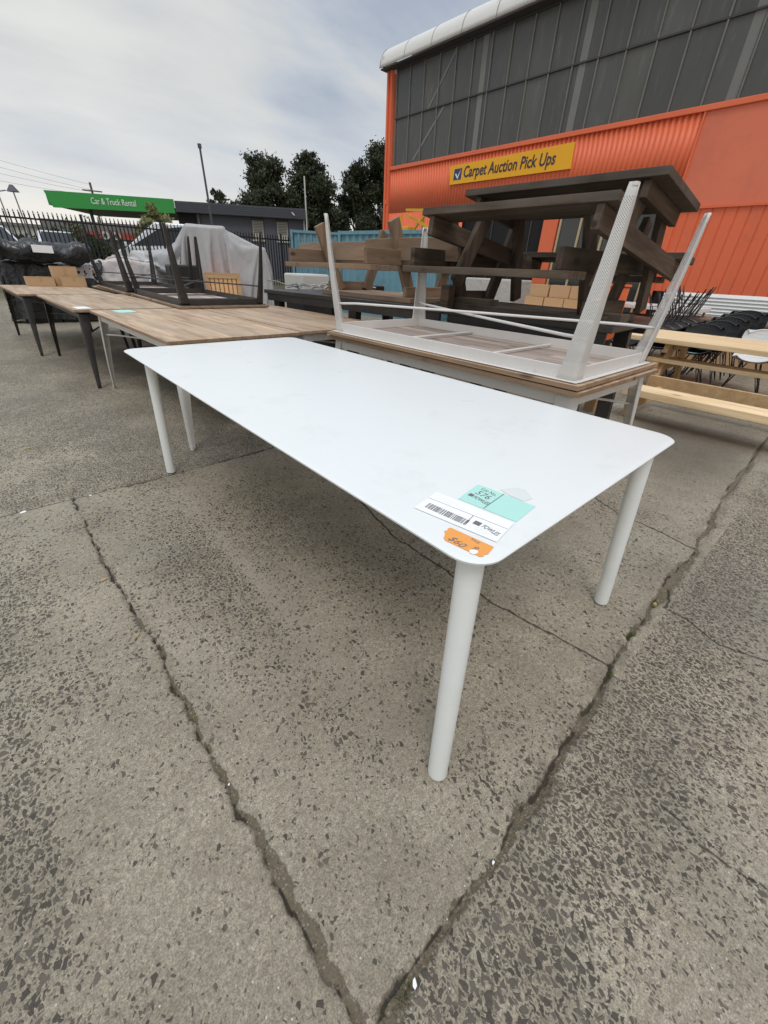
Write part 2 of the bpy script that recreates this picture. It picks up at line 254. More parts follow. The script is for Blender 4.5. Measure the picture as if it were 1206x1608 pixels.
# ------------------------------------------------------------------ mesh builder
class MB:
    def __init__(s): s.v = []; s.f = []; s.uv = None
    def add(s, vs, fs):
        o = len(s.v); s.v += [tuple(p) for p in vs]; s.f += [tuple(i + o for i in f) for f in fs]; return s
    def box(s, c, d, rot=None):
        hx, hy, hz = d[0] / 2, d[1] / 2, d[2] / 2
        vs = [Vector((x * hx, y * hy, z * hz)) for x in (-1, 1) for y in (-1, 1) for z in (-1, 1)]
        if rot: vs = [rot @ p for p in vs]
        vs = [p + Vector(c) for p in vs]
        return s.add(vs, [(0, 1, 3, 2), (4, 6, 7, 5), (0, 4, 5, 1), (2, 3, 7, 6), (0, 2, 6, 4), (1, 5, 7, 3)])
    def bx(s, x0, x1, y0, y1, z0, z1): return s.box(((x0 + x1) / 2, (y0 + y1) / 2, (z0 + z1) / 2), (x1 - x0, y1 - y0, z1 - z0))
    def bar(s, a, b, wd, th, up=(0, 0, 1)):
        a, b = Vector(a), Vector(b); d = b - a; L = d.length; zax = d.normalized(); u = Vector(up)
        if abs(zax.dot(u)) > .98: u = Vector((0, 1, 0))
        xa = u.cross(zax).normalized(); ya = zax.cross(xa)
        R = Matrix((xa, ya, zax)).transposed()
        return s.box((a + b) / 2, (wd, th, L), R)
    def tube(s, pts, r, n=8, cap=True, r2=None):
        pts = [Vector(p) for p in pts]; m = len(pts); o = []; prev = None
        for i, p in enumerate(pts):
            t = (pts[min(i + 1, m - 1)] - pts[max(i - 1, 0)]).normalized()
            u = Vector((0, 0, 1)) if abs(t.z) < .95 else Vector((1, 0, 0))
            if prev is not None: u = prev
            xa = (u - t * u.dot(t)).normalized(); ya = t.cross(xa); prev = xa
            rr = r if r2 is None else r + (r2 - r) * i / (m - 1)
            o += [p + xa * math.cos(2 * PI * k / n) * rr + ya * math.sin(2 * PI * k / n) * rr for k in range(n)]
        fs = [(i * n + k, i * n + (k + 1) % n, (i + 1) * n + (k + 1) % n, (i + 1) * n + k) for i in range(m - 1) for k in range(n)]
        if cap: fs += [tuple(range(n - 1, -1, -1)), tuple((m - 1) * n + k for k in range(n))]
        return s.add(o, fs)
    def prism(s, poly, z0, z1, f=lambda x, y, z: (x, y, z)):
        n = len(poly)
        vs = [f(x, y, z0) for x, y in poly] + [f(x, y, z1) for x, y in poly]
        return s.add(vs, [tuple(range(n - 1, -1, -1)), tuple(range(n, 2 * n))] + [(i, (i + 1) % n, (i + 1) % n + n, i + n) for i in range(n)])
    def build(s, name, m, parent=None, loc=(0, 0, 0), smooth=False, bevel=0, solid=0):
        me = bpy.data.meshes.new(name); me.from_pydata([(a * S, b * S, c * S) for a, b, c in s.v], [], s.f); me.update()
        if s.uv:
            ul = me.uv_layers.new(name='UVMap')
            for lo in me.loops: ul.data[lo.index].uv = s.uv[lo.vertex_index]
        me.materials.append(MT[m] if isinstance(m, str) else m)
        if smooth:
            me.polygons.foreach_set('use_smooth', [True] * len(me.polygons))
            if smooth == 'auto': me.set_sharp_from_angle(angle=math.radians(40))
        o = bpy.data.objects.new(name, me); C.objects.link(o); o.location = [q * S for q in loc]
        if parent: o.parent = parent
        if solid: md = o.modifiers.new('solid', 'SOLIDIFY'); md.thickness = solid * S; md.offset = 0
        if bevel:
            md = o.modifiers.new('bevel', 'BEVEL'); md.width = bevel * S; md.segments = 2; md.limit_method = 'ANGLE'; md.angle_limit = math.radians(50)
        return o
def tag(o, label=None, cat=None, group=None, kind=None):
    if label: o['label'] = label
    if cat: o['category'] = cat
    if group: o['group'] = group
    if kind: o['kind'] = kind
    return o
def thing(name, label, cat, loc=(0, 0, 0), rot=(0, 0, 0), group=None):
    o = bpy.data.objects.new(name, None); C.objects.link(o); o.location = [q * S for q in loc]; o.rotation_euler = rot; o.empty_display_size = .2
    return tag(o, label, cat, group)
def kids(o): return [c for c in bpy.data.objects if c.parent == o]
def dup(o, loc, rot, label, parent=None):
    def cp(q, par):
        c = q.copy(); C.objects.link(c)
        if par: c.parent = par
        for ch in kids(q): cp(ch, c)
        return c
    c = cp(o, parent); c.location = [q * S for q in loc]; c.rotation_euler = rot; c['label'] = label
    return c
def text(body, size, loc, xdir, up, m, parent, name='lettering', th=0.003, shear=0, xs=1.0, bold=0.0, align='LEFT'):
    cu = bpy.data.curves.new('t', 'FONT'); cu.body = body; cu.size = size * S; cu.extrude = th * S / 2; cu.shear = shear; cu.offset = bold * S; cu.align_x = align; cu.resolution_u = 3
    to = bpy.data.objects.new('t', cu); C.objects.link(to); bpy.context.view_layer.update()
    me = bpy.data.meshes.new_from_object(to.evaluated_get(bpy.context.evaluated_depsgraph_get()))
    bpy.data.objects.remove(to); me.name = name; me.materials.clear(); me.materials.append(MT[m])
    X, U = Vector(xdir).normalized(), Vector(up).normalized(); Zd = X.cross(U)
    me.transform(Matrix((X * xs, U, Zd)).transposed().to_4x4())
    o = bpy.data.objects.new(name, me); C.objects.link(o); o.location = [q * S for q in loc]; o.parent = parent
    return o

# ------------------------------------------------------------------ ground
def vnoise(x, y, seed=0):
    xi = np.floor(x).astype(np.int64); yi = np.floor(y).astype(np.int64); xf = x - xi; yf = y - yi
    xf = xf * xf * (3 - 2 * xf); yf = yf * yf * (3 - 2 * yf)
    def h(a, b):
        n = (a * 374761393 + b * 668265263 + seed * 974711) & 0x7fffffff
        n = ((n ^ (n >> 13)) * 1274126177) & 0x7fffffff
        return ((n ^ (n >> 16)) & 0xffff) / 65535.0
    return (h(xi, yi) * (1 - xf) + h(xi + 1, yi) * xf) * (1 - yf) + (h(xi, yi + 1) * (1 - xf) + h(xi + 1, yi + 1) * xf) * yf
def fbm(x, y, o=4, seed=0):
    s = 0; a = .5; t = 0
    for i in range(o): s = s + a * vnoise(x * 2 ** i, y * 2 ** i, seed + i * 17); t += a; a *= .5
    return s / t
def axis(lo, hi, step, far):
    mid = list(np.arange(lo, hi, step)); out = []; p = mid[-1]; d = step
    while p < far: d *= 1.16; p += d; out.append(p)
    pre = []; p = mid[0]; d = step
    while p > -far: d *= 1.16; p -= d; pre.append(p)
    return np.array(pre[::-1] + mid + out)
def seg(px, py, pts):
    """distance to polyline"""
    best = np.full(px.shape, 1e9)
    for (x0, y0), (x1, y1) in zip(pts[:-1], pts[1:]):
        dx_, dy_ = x1 - x0, y1 - y0; t = np.clip(((px - x0) * dx_ + (py - y0) * dy_) / (dx_ * dx_ + dy_ * dy_), 0, 1)
        best = np.minimum(best, np.hypot(px - x0 - t * dx_, py - y0 - t * dy_))
    return best
ax = axis(-.72, 2.75, .0065, 1500); ay = axis(-.60, 3.05, .0065, 1500)
gx, gy = np.meshgrid(ax, ay); gx = gx.ravel(); gy = gy.ravel()
def blob(cx, cy, rx, ry): return np.exp(-(((gx - cx) / rx) ** 2 + ((gy - cy) / ry) ** 2))
far = np.clip((np.hypot(gx, gy) - 5) / 12, 0, 1)
nz = fbm(gx * 2.2 + 9, gy * 2.2, 4, 3)
dens = 0.10 + 0.55 * np.clip((nz - .5) * 4, 0, 1)
dens = np.maximum(dens, .95 * blob(-.36, .85, .075, .9) * (.6 + .8 * nz))
dens = np.maximum(dens, .8 * blob(-.40, 2.0, .22, .75)); dens = np.maximum(dens, .85 * blob(.42, 1.75, .24, .75) * (.5 + nz))
dens = np.maximum(dens, .75 * blob(.85, 2.0, .28, .5)); dens = np.maximum(dens, .5 * blob(1.2, 1.1, .4, .5) * (.5 + nz))
dens = np.where((gy < .10) & (gx > .1), np.maximum(dens, 1.15 * np.exp(-((gy + .07 - .02 * gx) / (.16 + .07 * gx)) ** 2)), dens)
dens *= 1 - .85 * blob(.56, 1.55, .05, .7)                       # worn pale track
dens *= 1 - .8 * blob(-.1, .6, .2, .45); dens *= 1 - .8 * blob(.3, .38, .2, .22); dens *= 1 - .7 * blob(.95, .35, .3, .16)
dens *= 1 - .8 * blob(.62, -.30, .18, .12); dens *= 1 - .6 * blob(2.1, -.22, .35, .10)
dens *= 1 - .85 * blob(1.9, .75, .55, .5); dens *= 1 - .85 * blob(4.5, .8, 1.6, .9)
dens = np.where(gy > 2.89, .42 + .6 * np.clip((nz - .42) * 4, 0, 1), dens)
wob = (fbm(gx * 9, gy * 9, 3, 11) - .5); wob2 = (fbm(gx * 38, gy * 38, 3, 21) - .5)
near = np.hypot(gx, gy) < 9
dJ1 = seg(gx + wob * .05, gy, [(.03, 2.88), (.03, 2.26), (.05, 1.67), (.072, 1.3), (.08, .9), (.083, .55), (.09, .3), (.105, .10)])
w1 = .0032 + .0088 * np.clip(1.35 - gy, 0, 1.0) * np.clip(2.6 * fbm(gy * 6, gy * 0 + 2, 3, 5) - .5, .12, 1.6)
dJ2 = seg(gx, gy + wob * .05, [(.02, .075), (.42, .08), (.7, .085), (.95, .10), (1.38, .13), (1.71, .155), (2.14, .16), (2.54, .155), (3.54, .21), (5.42, .25), (9, .3)])
w2 = .0045 + .012 * np.clip(fbm(gx * 4, gx * 0 + 3, 3, 8) * 2.8 - 1.0, 0, 1.5) + .022 * np.exp(-((gx - 2.14) / .22) ** 2) + .010 * np.clip(.75 - gx, 0, .5)
dJ3 = seg(gx, gy, [(-30, 2.87), (-.33, 2.89), (0, 2.89), (.6, 2.885), (1.37, 2.92), (2.5, 2.93), (9, 3.0)])
w3 = .006 + 0 * gx
k = np.zeros_like(gx)
for pts, ww in (([(2.85, .95), (2.73, .77), (2.66, .62), (2.64, .4), (2.61, .17)], .0035), ([(1.45, 1.9), (1.34, 1.34), (1.33, .9), (1.335, .71), (1.36, .4), (1.38, .13)], .0032),
                ([(2.1, .15), (1.93, .12), (1.93, .02), (1.87, -.11), (1.93, -.27), (1.9, -.6)], .0030), ([(1.02, -.15), (.98, -.27), (1.0, -.41), (.95, -.7)], .0020),
                ([(.30, 1.6), (.34, 1.2), (.30, .8)], .0)):
    if ww: k = np.maximum(k, np.clip(1.6 - seg(gx + wob * .05, gy + wob * .06, pts) / (ww * 1.5), 0, 1))
def sm(d, wd): return np.clip(1.5 - (d + wob2 * .022) / wd, 0, 1)
j1, j2, j3 = sm(dJ1, w1), sm(dJ2, w2), np.clip(1.5 - (dJ3 + wob2 * .006) / w3, 0, 1)
joint = np.maximum(j1, j2) * near
gap = (fbm(gx * 16, gy * 16, 3, 91) * 2.4 - .5)
e1 = np.exp(-((seg(gx + wob * .05 + w1 * .7, gy, [(.03, 2.88), (.03, 2.26), (.05, 1.67), (.072, 1.3), (.08, .9), (.083, .55), (.09, .3), (.105, .10)]) + wob2 * .012) / .0045) ** 2) * np.clip(gap, .25, 1)
e2 = np.exp(-((seg(gx, gy + wob * .05 - w2 * .7, [(.02, .075), (.42, .08), (.7, .085), (.95, .10), (1.38, .13), (1.71, .155), (2.14, .16), (2.54, .155), (3.54, .21), (5.42, .25)]) + wob2 * .012) / .0045) ** 2) * np.clip(gap, .1, 1)
crack = np.clip(np.maximum(np.maximum(k * .9, e1), np.maximum(e2, np.clip(1.35 - (dJ3 + wob2 * .004) / .0075, 0, 1))), 0, 1) * near
j3d = np.clip(1.2 - (dJ3 + wob2 * .03) / .022, 0, 1) * np.clip(fbm(gx * 5, gy * 0 + 1, 3, 14) * 3 - 1.3, 0, 1)
joint = np.maximum(joint, j3d * near)
joint = np.where(~near & ((np.abs(gy - 2.93) < .02)), 0, joint)
moss = np.maximum(j1 * np.clip(1.2 - np.abs(gy - 1.05) * 2.2, 0, 1), j2 * np.clip((gx - 1.1) * 2, 0, 1) * np.clip(fbm(gx * 6, gy * 6, 2, 41) * 2.6 - .9, 0, 1))
stain_shade = np.clip((fbm(gx * .9 + 5, gy * .9 + 2, 5, 31) - .42) * 2.6, 0, 1) * .6
stain_shade = np.maximum(stain_shade, 1.2 * np.exp(-(((gx - 4.7) / 1.15) ** 4 + ((gy - .78) / .55) ** 4)) * (.7 + .6 * nz)); stain_shade = np.maximum(stain_shade, .25 * np.exp(-(((gx - .9) / .8) ** 2 + ((gy - 1.7) / 1.0) ** 2)) * (.5 + nz))  # painted shade: pine bench patch (with oily dirt), then under the white table
stain_shade = np.maximum(stain_shade, np.clip(1.15 - dJ2 / .055, 0, 1) * .75 * (fbm(gx * 12, gy * 12, 3, 61) > .47)); stain_shade = np.maximum(stain_shade, np.clip(1.1 - dJ1 / .03, 0, 1) * .5)
pale = .9 * blob(.56, 1.5, .05, .75) + .5 * blob(.16, 1.2, .05, .3)
rise = np.clip((gy - 15.2) / 2.6, 0, 1); rise = rise * rise * (3 - 2 * rise) * .55
gz = rise + (fbm(gx * .8, gy * .8, 3, 77) - .5) * .012 - joint * .009 - crack * .009 - .003 * np.clip(dens, 0, 1) + wob2 * .0016 * near
nx_, ny_ = len(ax), len(ay)
idx = np.arange(nx_ * ny_).reshape(ny_, nx_)
faces = np.stack([idx[:-1, :-1].ravel(), idx[:-1, 1:].ravel(), idx[1:, 1:].ravel(), idx[1:, :-1].ravel()], 1)
me = bpy.data.meshes.new('ground'); nv = len(gx); nf = len(faces)
me.vertices.add(nv); me.vertices.foreach_set('co', (np.stack([gx, gy, gz], 1) * S).astype(np.float32).ravel())
me.loops.add(nf * 4); me.loops.foreach_set('vertex_index', faces.astype(np.int32).ravel())
me.polygons.add(nf); me.polygons.foreach_set('loop_start', np.arange(0, nf * 4, 4, dtype=np.int32)); me.polygons.foreach_set('loop_total', np.full(nf, 4, np.int32))
me.update(); me.polygons.foreach_set('use_smooth', [True] * nf)
for nm, arr in (('dens', dens), ('joint', joint), ('crack', crack), ('moss', moss), ('stain_shade', stain_shade), ('pale', pale)):
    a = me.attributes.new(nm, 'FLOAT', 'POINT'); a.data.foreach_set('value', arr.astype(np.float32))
def ground_mat():
    m = bpy.data.materials.new('worn_exposed_aggregate_concrete'); m.use_nodes = True; t = m.node_tree; p = t.nodes['Principled BSDF']; l = t.links.new
    tcn = nd(t, 'ShaderNodeTexCoord'); P = tcn.outputs['Object']
    def at(n): return nd(t, 'ShaderNodeAttribute', attribute_name=n).outputs['Fac']
    def math_(op, a, b=None, c=None):
        n = nd(t, 'ShaderNodeMath', operation=op)
        for i, q in enumerate((a, b, c)):
            if q is None: continue
            if isinstance(q, (int, float)): n.inputs[i].default_value = q
            else: l(q, n.inputs[i])
        return n.outputs[0]
    def noise(s, d=6, r=.6, out=0):
        n = nd(t, 'ShaderNodeTexNoise', i={'Scale': s, 'Detail': d, 'Roughness': r}); l(P, n.inputs[0]); return n.outputs[out]
    def mixc(f, a, b):
        n = nd(t, 'ShaderNodeMix', data_type='RGBA')
        for i, q in ((0, f), (6, a), (7, b)):
            if isinstance(q, tuple): n.inputs[i].default_value = (*q, 1)
            elif isinstance(q, (int, float)): n.inputs[i].default_value = q
            else: l(q, n.inputs[i])
        return n.outputs[2]
    # warp coordinates so the stones are irregular
    wn = nd(t, 'ShaderNodeTexNoise', i={'Scale': 30, 'Detail': 2}); l(P, wn.inputs[0])
    sub = nd(t, 'ShaderNodeVectorMath', operation='SUBTRACT', i={1: (.5, .5, .5)}); l(wn.outputs[1], sub.inputs[0])
    scl = nd(t, 'ShaderNodeVectorMath', operation='SCALE', i={'Scale': .015}); l(sub.outputs[0], scl.inputs[0])
    add = nd(t, 'ShaderNodeVectorMath', operation='ADD'); l(P, add.inputs[0]); l(scl.outputs[0], add.inputs[1])
    flat = nd(t, 'ShaderNodeMapping', i={'Scale': (1, 1, 0)}); l(add.outputs[0], flat.inputs[0])
    def stones(scale, dk, lo, hi, off):
        mpn = nd(t, 'ShaderNodeMapping', i={'Scale': (1.0, .78, 0), 'Location': off}); l(flat.outputs[0], mpn.inputs[0])
        e = nd(t, 'ShaderNodeTexVoronoi', voronoi_dimensions='2D', feature='DISTANCE_TO_EDGE', i={'Scale': scale}); l(mpn.outputs[0], e.inputs[0])
        f = nd(t, 'ShaderNodeTexVoronoi', voronoi_dimensions='2D', feature='F1', i={'Scale': scale}); l(mpn.outputs[0], f.inputs[0])
        sx = nd(t, 'ShaderNodeSeparateColor'); l(f.outputs['Color'], sx.inputs[0])
        thr = math_('MULTIPLY_ADD', sx.outputs[1], hi - lo, lo)
        inside = math_('SMOOTHSTEP' if False else 'SUBTRACT', e.outputs['Distance'], thr)
        inside = math_('MULTIPLY', inside, 22.0); n = nd(t, 'ShaderNodeClamp'); l(inside, n.inputs[0])
        on = math_('LESS_THAN', sx.outputs[0], dk)
        return math_('MULTIPLY', n.outputs[0], on), sx.outputs[2]
    dn = at('dens')
    dn2 = math_('ADD', dn, math_('MULTIPLY', math_('SUBTRACT', noise(9, 5), .5), .9))
    big, bc = stones(62, math_('MULTIPLY', dn2, 1.0), .13, .36, (0, 0, 0))
    mid, mc = stones(88, math_('MULTIPLY_ADD', dn2, .50, .03), .13, .36, (7.1, 4.2, 0))
    small, sc_ = stones(135, math_('MULTIPLY_ADD', dn2, .62, .07), .10, .32, (3.3, 1.7, 0))
    st = math_('MAXIMUM', math_('MAXIMUM', big, mid), math_('MULTIPLY', small, .85))
    base = mixc(noise(2.3, 7), (0.277, 0.242, 0.180), (0.432, 0.390, 0.306))
    r = ramp(t, [(.35, .0), (.75, 1.)]); l(noise(1.1, 5), r.inputs[0])
    base = mixc(math_('MULTIPLY', r.outputs[0], .45), base, (0.40, 0.335, 0.245))
    sand = noise(260, 4, .85); rs = ramp(t, [(.30, .34), (.5, 1.0), (.70, 1.75)]); l(sand, rs.inputs[0])
    s2 = noise(70, 4, .7); rs2 = ramp(t, [(.3, .68), (.7, 1.32)]); l(s2, rs2.inputs[0])
    def mul(a, b):
        n = nd(t, 'ShaderNodeMix', data_type='RGBA', blend_type='MULTIPLY', i={0: 1.0}); l(a, n.inputs[6]); l(b, n.inputs[7]); return n.outputs[2]
    base = mul(mul(base, rs.outputs[0]), rs2.outputs[0])
    rb2 = ramp(t, [(.42, 0.), (.62, 1.)]); l(noise(3.4, 8, .7), rb2.inputs[0])
    base = mixc(math_('MULTIPLY', rb2.outputs[0], .38), base, (0.205, 0.172, 0.125))
    rb3 = ramp(t, [(.5, 0.), (.7, 1.)]); l(noise(.75, 6, .6), rb3.inputs[0])
    base = mixc(math_('MULTIPLY', rb3.outputs[0], .35), base, (0.23, 0.215, 0.19))
    base = mixc(math_('MULTIPLY', at('pale'), .55), base, (0.42, 0.37, 0.295))
    base = mixc(math_('MULTIPLY', at('stain_shade'), .62), base, (0.108, 0.088, 0.068))
    stc = mixc(bc, (0.036, 0.031, 0.025), (0.135, 0.115, 0.092)); stc = mixc(math_('MULTIPLY', noise(150, 3), .35), stc, (0.17, 0.15, 0.12))
    col = mixc(math_('MULTIPLY', st, .94), base, stc)
    # tiny white chips
    v = nd(t, 'ShaderNodeTexVoronoi', voronoi_dimensions='2D', i={'Scale': 28}); l(P, v.inputs[0])
    ch = ramp(t, [(.035, 1.), (.06, 0.)]); l(v.outputs['Distance'], ch.inputs[0]); vs = nd(t, 'ShaderNodeSeparateColor'); l(v.outputs['Color'], vs.inputs[0])
    chip = math_('MULTIPLY', ch.outputs[0], math_('LESS_THAN', vs.outputs[0], .10))
    col = mixc(chip, col, (0.6, 0.58, 0.54))
    jt = at('joint')
    jr = ramp(t, [(.25, 0.), (.6, 1.)]); jn = math_('ADD', jt, math_('MULTIPLY', math_('SUBTRACT', noise(75, 6, .75), .5), 1.3)); l(jn, jr.inputs[0])
    jm = math_('MULTIPLY', jr.outputs[0], math_('GREATER_THAN', jt, .02))
    dirt = mixc(noise(160, 5, .8), (0.055, 0.044, 0.029), (0.33, 0.272, 0.185))
    col = mixc(jm, col, dirt)
    # grit lying in the joint
    gv = nd(t, 'ShaderNodeTexVoronoi', voronoi_dimensions='2D', i={'Scale': 150}); l(flat.outputs[0], gv.inputs[0])
    gs = nd(t, 'ShaderNodeSeparateColor'); l(gv.outputs['Color'], gs.inputs[0]); gr = ramp(t, [(.28, 1.), (.42, 0.)]); l(gv.outputs['Distance'], gr.inputs[0])
    grit = math_('MULTIPLY', math_('MULTIPLY', gr.outputs[0], math_('LESS_THAN', gs.outputs[0], .5)), jm)
    col = mixc(math_('MULTIPLY', grit, .8), col, mixc(gs.outputs[1], (0.07, 0.062, 0.055), (0.40, 0.37, 0.31)))
    cr_ = ramp(t, [(.30, 0.), (.55, 1.)]); l(math_('ADD', at('crack'), math_('MULTIPLY', math_('SUBTRACT', noise(130, 4), .5), .35)), cr_.inputs[0])
    col = mixc(math_('MULTIPLY', cr_.outputs[0], .8), col, (0.040, 0.034, 0.026))
    mr = ramp(t, [(.45, 0.), (.6, 1.)]); l(noise(60, 5), mr.inputs[0])
    col = mixc(math_('MULTIPLY', math_('MULTIPLY', at('moss'), mr.outputs[0]), .7), col, (0.115, 0.115, 0.03))
    # verge beyond the yard: dry grass from the terrain height
    sx = nd(t, 'ShaderNodeSeparateXYZ'); l(P, sx.inputs[0])
    vg = ramp(t, [(.12, 0.), (.3, 1.)]); l(math_('ADD', sx.outputs[2], math_('MULTIPLY', math_('SUBTRACT', noise(3), .5), .2)), vg.inputs[0])
    col = mixc(vg.outputs[0], col, mixc(noise(8), (0.07, 0.065, 0.035), (0.17, 0.145, 0.085)))
    l(col, p.inputs['Base Color'])
    rr = math_('MULTIPLY_ADD', st, -.22, .88); l(rr, p.inputs['Roughness']); p.inputs['Specular IOR Level'].default_value = .3
    h = math_('ADD', math_('MULTIPLY', sand, .35), math_('MULTIPLY', st, .5)); h = math_('ADD', h, math_('MULTIPLY', noise(180, 4), .6)); h = math_('ADD', h, math_('MULTIPLY', math_('MULTIPLY', jm, noise(140, 5)), 2.5))
    b = nd(t, 'ShaderNodeBump', i={'Strength': .8, 'Distance': .005}); l(h, b.inputs['Height']); l(b.outputs[0], p.inputs['Normal'])
    return m
me.materials.append(ground_mat())
ground = bpy.data.objects.new('ground', me); C.objects.link(ground); tag(ground, 'worn grey concrete yard with exposed dark stones and mossy joints', kind='structure')

# ------------------------------------------------------------------ white table (foreground)
def rrect(x0, x1, y0, y1, r, n=8):
    o = []
    for cx, cy, a in ((x1 - r, y1 - r, 0), (x0 + r, y1 - r, 90), (x0 + r, y0 + r, 180), (x1 - r, y0 + r, 270)):
        for i in range(n + 1):
            t = math.radians(a + 90 * i / n); o.append((cx + r * math.cos(t), cy + r * math.sin(t)))
    return o
ZT = .816
wt = thing('dining_table', 'long plain white rounded corner metal table with round legs in the foreground', 'table', (1.145, 1.68, 0))
def slab(x0, x1, y0, y1, zt, r, th):
    b = MB(); rings = []
    for inset, z in ((.010, zt), (.004, zt - .0012), (0, zt - .004), (.001, zt - .009), (.016, zt - th)):
        rings.append([(x, y, z) for x, y in rrect(x0 + inset, x1 - inset, y0 + inset, y1 - inset, r - inset * .5)])
    n = len(rings[0]); vs = [p for q in rings for p in q]
    fs = [tuple(range(n))] + [(j * n + i, (j + 1) * n + i, (j + 1) * n + (i + 1) % n, j * n + (i + 1) % n) for j in range(len(rings) - 1) for i in range(n)]
    fs.append(tuple(range(len(rings) * n - 1, (len(rings) - 1) * n - 1, -1)))
    return b.add(vs, fs)
slab(-.605, .605, -1.375, 1.375, ZT, .075, .018).build('table_top', 'white_powder', wt, smooth='auto')
fr = MB()
for x in (-.50, .50): fr.bx(x - .015, x + .015, -1.25, 1.25, ZT - .058, ZT - .0185)
for y in (-1.22, 0, 1.22): fr.bx(-.484, .484, y - .015, y + .015, ZT - .058, ZT - .0185)
fr.build('under_frame', 'white_metal', wt)
for sx in (-1, 1):
    for sy in (-1, 1):
        a = Vector((sx * .525, sy * 1.30, ZT - .019)); b = Vector((sx * .575, sy * 1.355, 0.006)); 
        if (sx, sy) == (-1, 1): b = Vector((-.535, 1.235, .006)); a = Vector((-.50, 1.21, ZT - .019))
        l = MB(); l.tube([b + Vector((0, 0, .0)), b + (a - b) * .004, b + (a - b) * .012, b + (a - b) * .5, a], .0275, 32, r2=.031)
        for i in range(32): # rounded foot
            x, y, z = l.v[i]; l.v[i] = (b.x + (x - b.x) * .84, b.y + (y - b.y) * .84, z)
        l.build('leg', 'white_metal' if False else 'white_powder', wt, smooth='auto')

for sx_, sy_, l_, a_ in ((-.12, .62, .05, .4), (.18, .15, .035, 1.2), (-.42, 1.12, .04, .1), (.32, -.62, .06, 2.2), (.05, 1.1, .03, .9)):
    o = MB().bx(-l_ / 2, l_ / 2, -.0016, .0016, ZT + .0002, ZT + .0006).build('scuff_mark', 'tape', wt, (sx_, sy_, 0)); o.rotation_euler = (0, 0, a_)

def paper(name, poly, z, m, parent=None, lab=None, cat=None, curl=.0):
    b = MB(); cx = sum(p[0] for p in poly) / len(poly); cy = sum(p[1] for p in poly) / len(poly)
    b.prism([(x - cx, y - cy) for x, y in poly], .0006, .0016)
    o = b.build(name, m, parent, (cx, cy, z))
    if lab: tag(o, lab, cat)
    return o
# lot ticket: white barcode label and teal lot card are stuck on top of the table
ZW = ZT
def Q(a, b, c, u, v): return (a[0] + (b[0] - a[0]) * u + (c[0] - a[0]) * v, a[1] + (b[1] - a[1]) * u + (c[1] - a[1]) * v)
tk = thing('lot_ticket', 'pale teal lot number card 576 on corner of white table', 'ticket', (.74, .51, ZW))
def loc_(p, z=0): return (p[0] - .74, p[1] - .51, z)
def ppoly(pts, z0, z1, off=(.74, .51)): return MB().prism([(x - off[0], y - off[1]) for x, y in pts], z0, z1)
ppoly([(.730, .515), (.752, .362), (.853, .372), (.848, .41), (.845, .45), (.841, .50), (.835, .533), (.78, .525)], .0006, .0016).build('card', 'teal', tk)
ppoly([(.742, .4455), (.8445, .4565), (.8442, .4585), (.7418, .4475)], .0017, .0022).build('printed_rule', 'ink', tk)
XD, UD = (-.06, -1, 0), (1, -.06, 0)
text('Lot No.', .021, (.817 - .74, .512 - .51, .0018), XD, UD, 'ink', tk, th=.0003, xs=.72)
text('576', .034, (.787 - .74, .509 - .51, .0018), XD, UD, 'ink', tk, th=.0003, xs=.85)
text('FOWLES', .020, (.764 - .74, .498 - .51, .0018), XD, UD, 'ink', tk, th=.0003, bold=.0003, xs=.62)
ppoly([(.764, .513), (.778, .514), (.779, .501), (.765, .500)], .0017, .0022).build('logo_square', 'ink', tk)
text('. ' * 10, .008, (.751 - .74, .505 - .51, .0018), XD, UD, 'ink', tk, th=.0003, xs=.8)
wl = thing('barcode_label', 'white paper label with barcode and printed logo on white table corner', 'label', (.68, .455, ZW))
o2 = (.68, .455)
ppoly([(.610, .552), (.712, .572), (.742, .362), (.690, .352), (.647, .343)], .0018, .0026, o2).build('label_sheet', 'paper', wl)
bc = MB(); y = .538; random.seed(3)
while y > .425:
    wdt = random.choice((.0011, .0011, .002, .003)); f = (.538 - y) * .12
    bc.prism([(.631 + f - o2[0], y - o2[1]), (.6555 + f - o2[0], y + .005 - o2[1]), (.6555 + f - o2[0], y + .005 - wdt - o2[1]), (.631 + f - o2[0], y - wdt - o2[1])], .0027, .0031); y -= wdt + random.choice((.0012, .0012, .002, .0028))
bc.build('barcode', 'ink', wl)
rl = MB(); rl.prism([(.672 - o2[0], .5635 - o2[1]), (.673 - o2[0], .5635 - o2[1]), (.708 - o2[0], .3570 - o2[1]), (.707 - o2[0], .3568 - o2[1])], .0027, .0030)
rl.prism([(.652 - o2[0], .430 - o2[1]), (.693 - o2[0], .441 - o2[1]), (.6935 - o2[0], .4395 - o2[1]), (.6525 - o2[0], .4285 - o2[1])], .0027, .0031); rl.build('printed_rule', 'ink', wl)
text('. ' * 26, .0075, (.702 - o2[0], .555 - o2[1], .0028), XD, UD, 'ink', wl, th=.0003)
text('. ' * 12, .0075, (.691 - o2[0], .548 - o2[1], .0028), XD, UD, 'ink', wl, th=.0003)
text('FOWLES', .021, (.668 - o2[0], .400 - o2[1], .0028), XD, UD, 'ink', wl, th=.0003, xs=.56, bold=.0003)
ppoly([(.664, .421), (.680, .423), (.682, .406), (.666, .404)], .0027, .0031, o2).build('logo_square', 'ink', wl)
for i, s_ in enumerate((0, 1, 2)):
    text('. ' * (14 - 2 * i), .010, (.660 - i * .006 - o2[0], .405 - o2[1], .0028), XD, UD, 'ink', wl, th=.0003, xs=.6)
ol = thing('price_sticker', 'torn orange handwritten price sticker by corner of white table', 'sticker', (.60, .385, ZW))
o3 = (.60, .385)
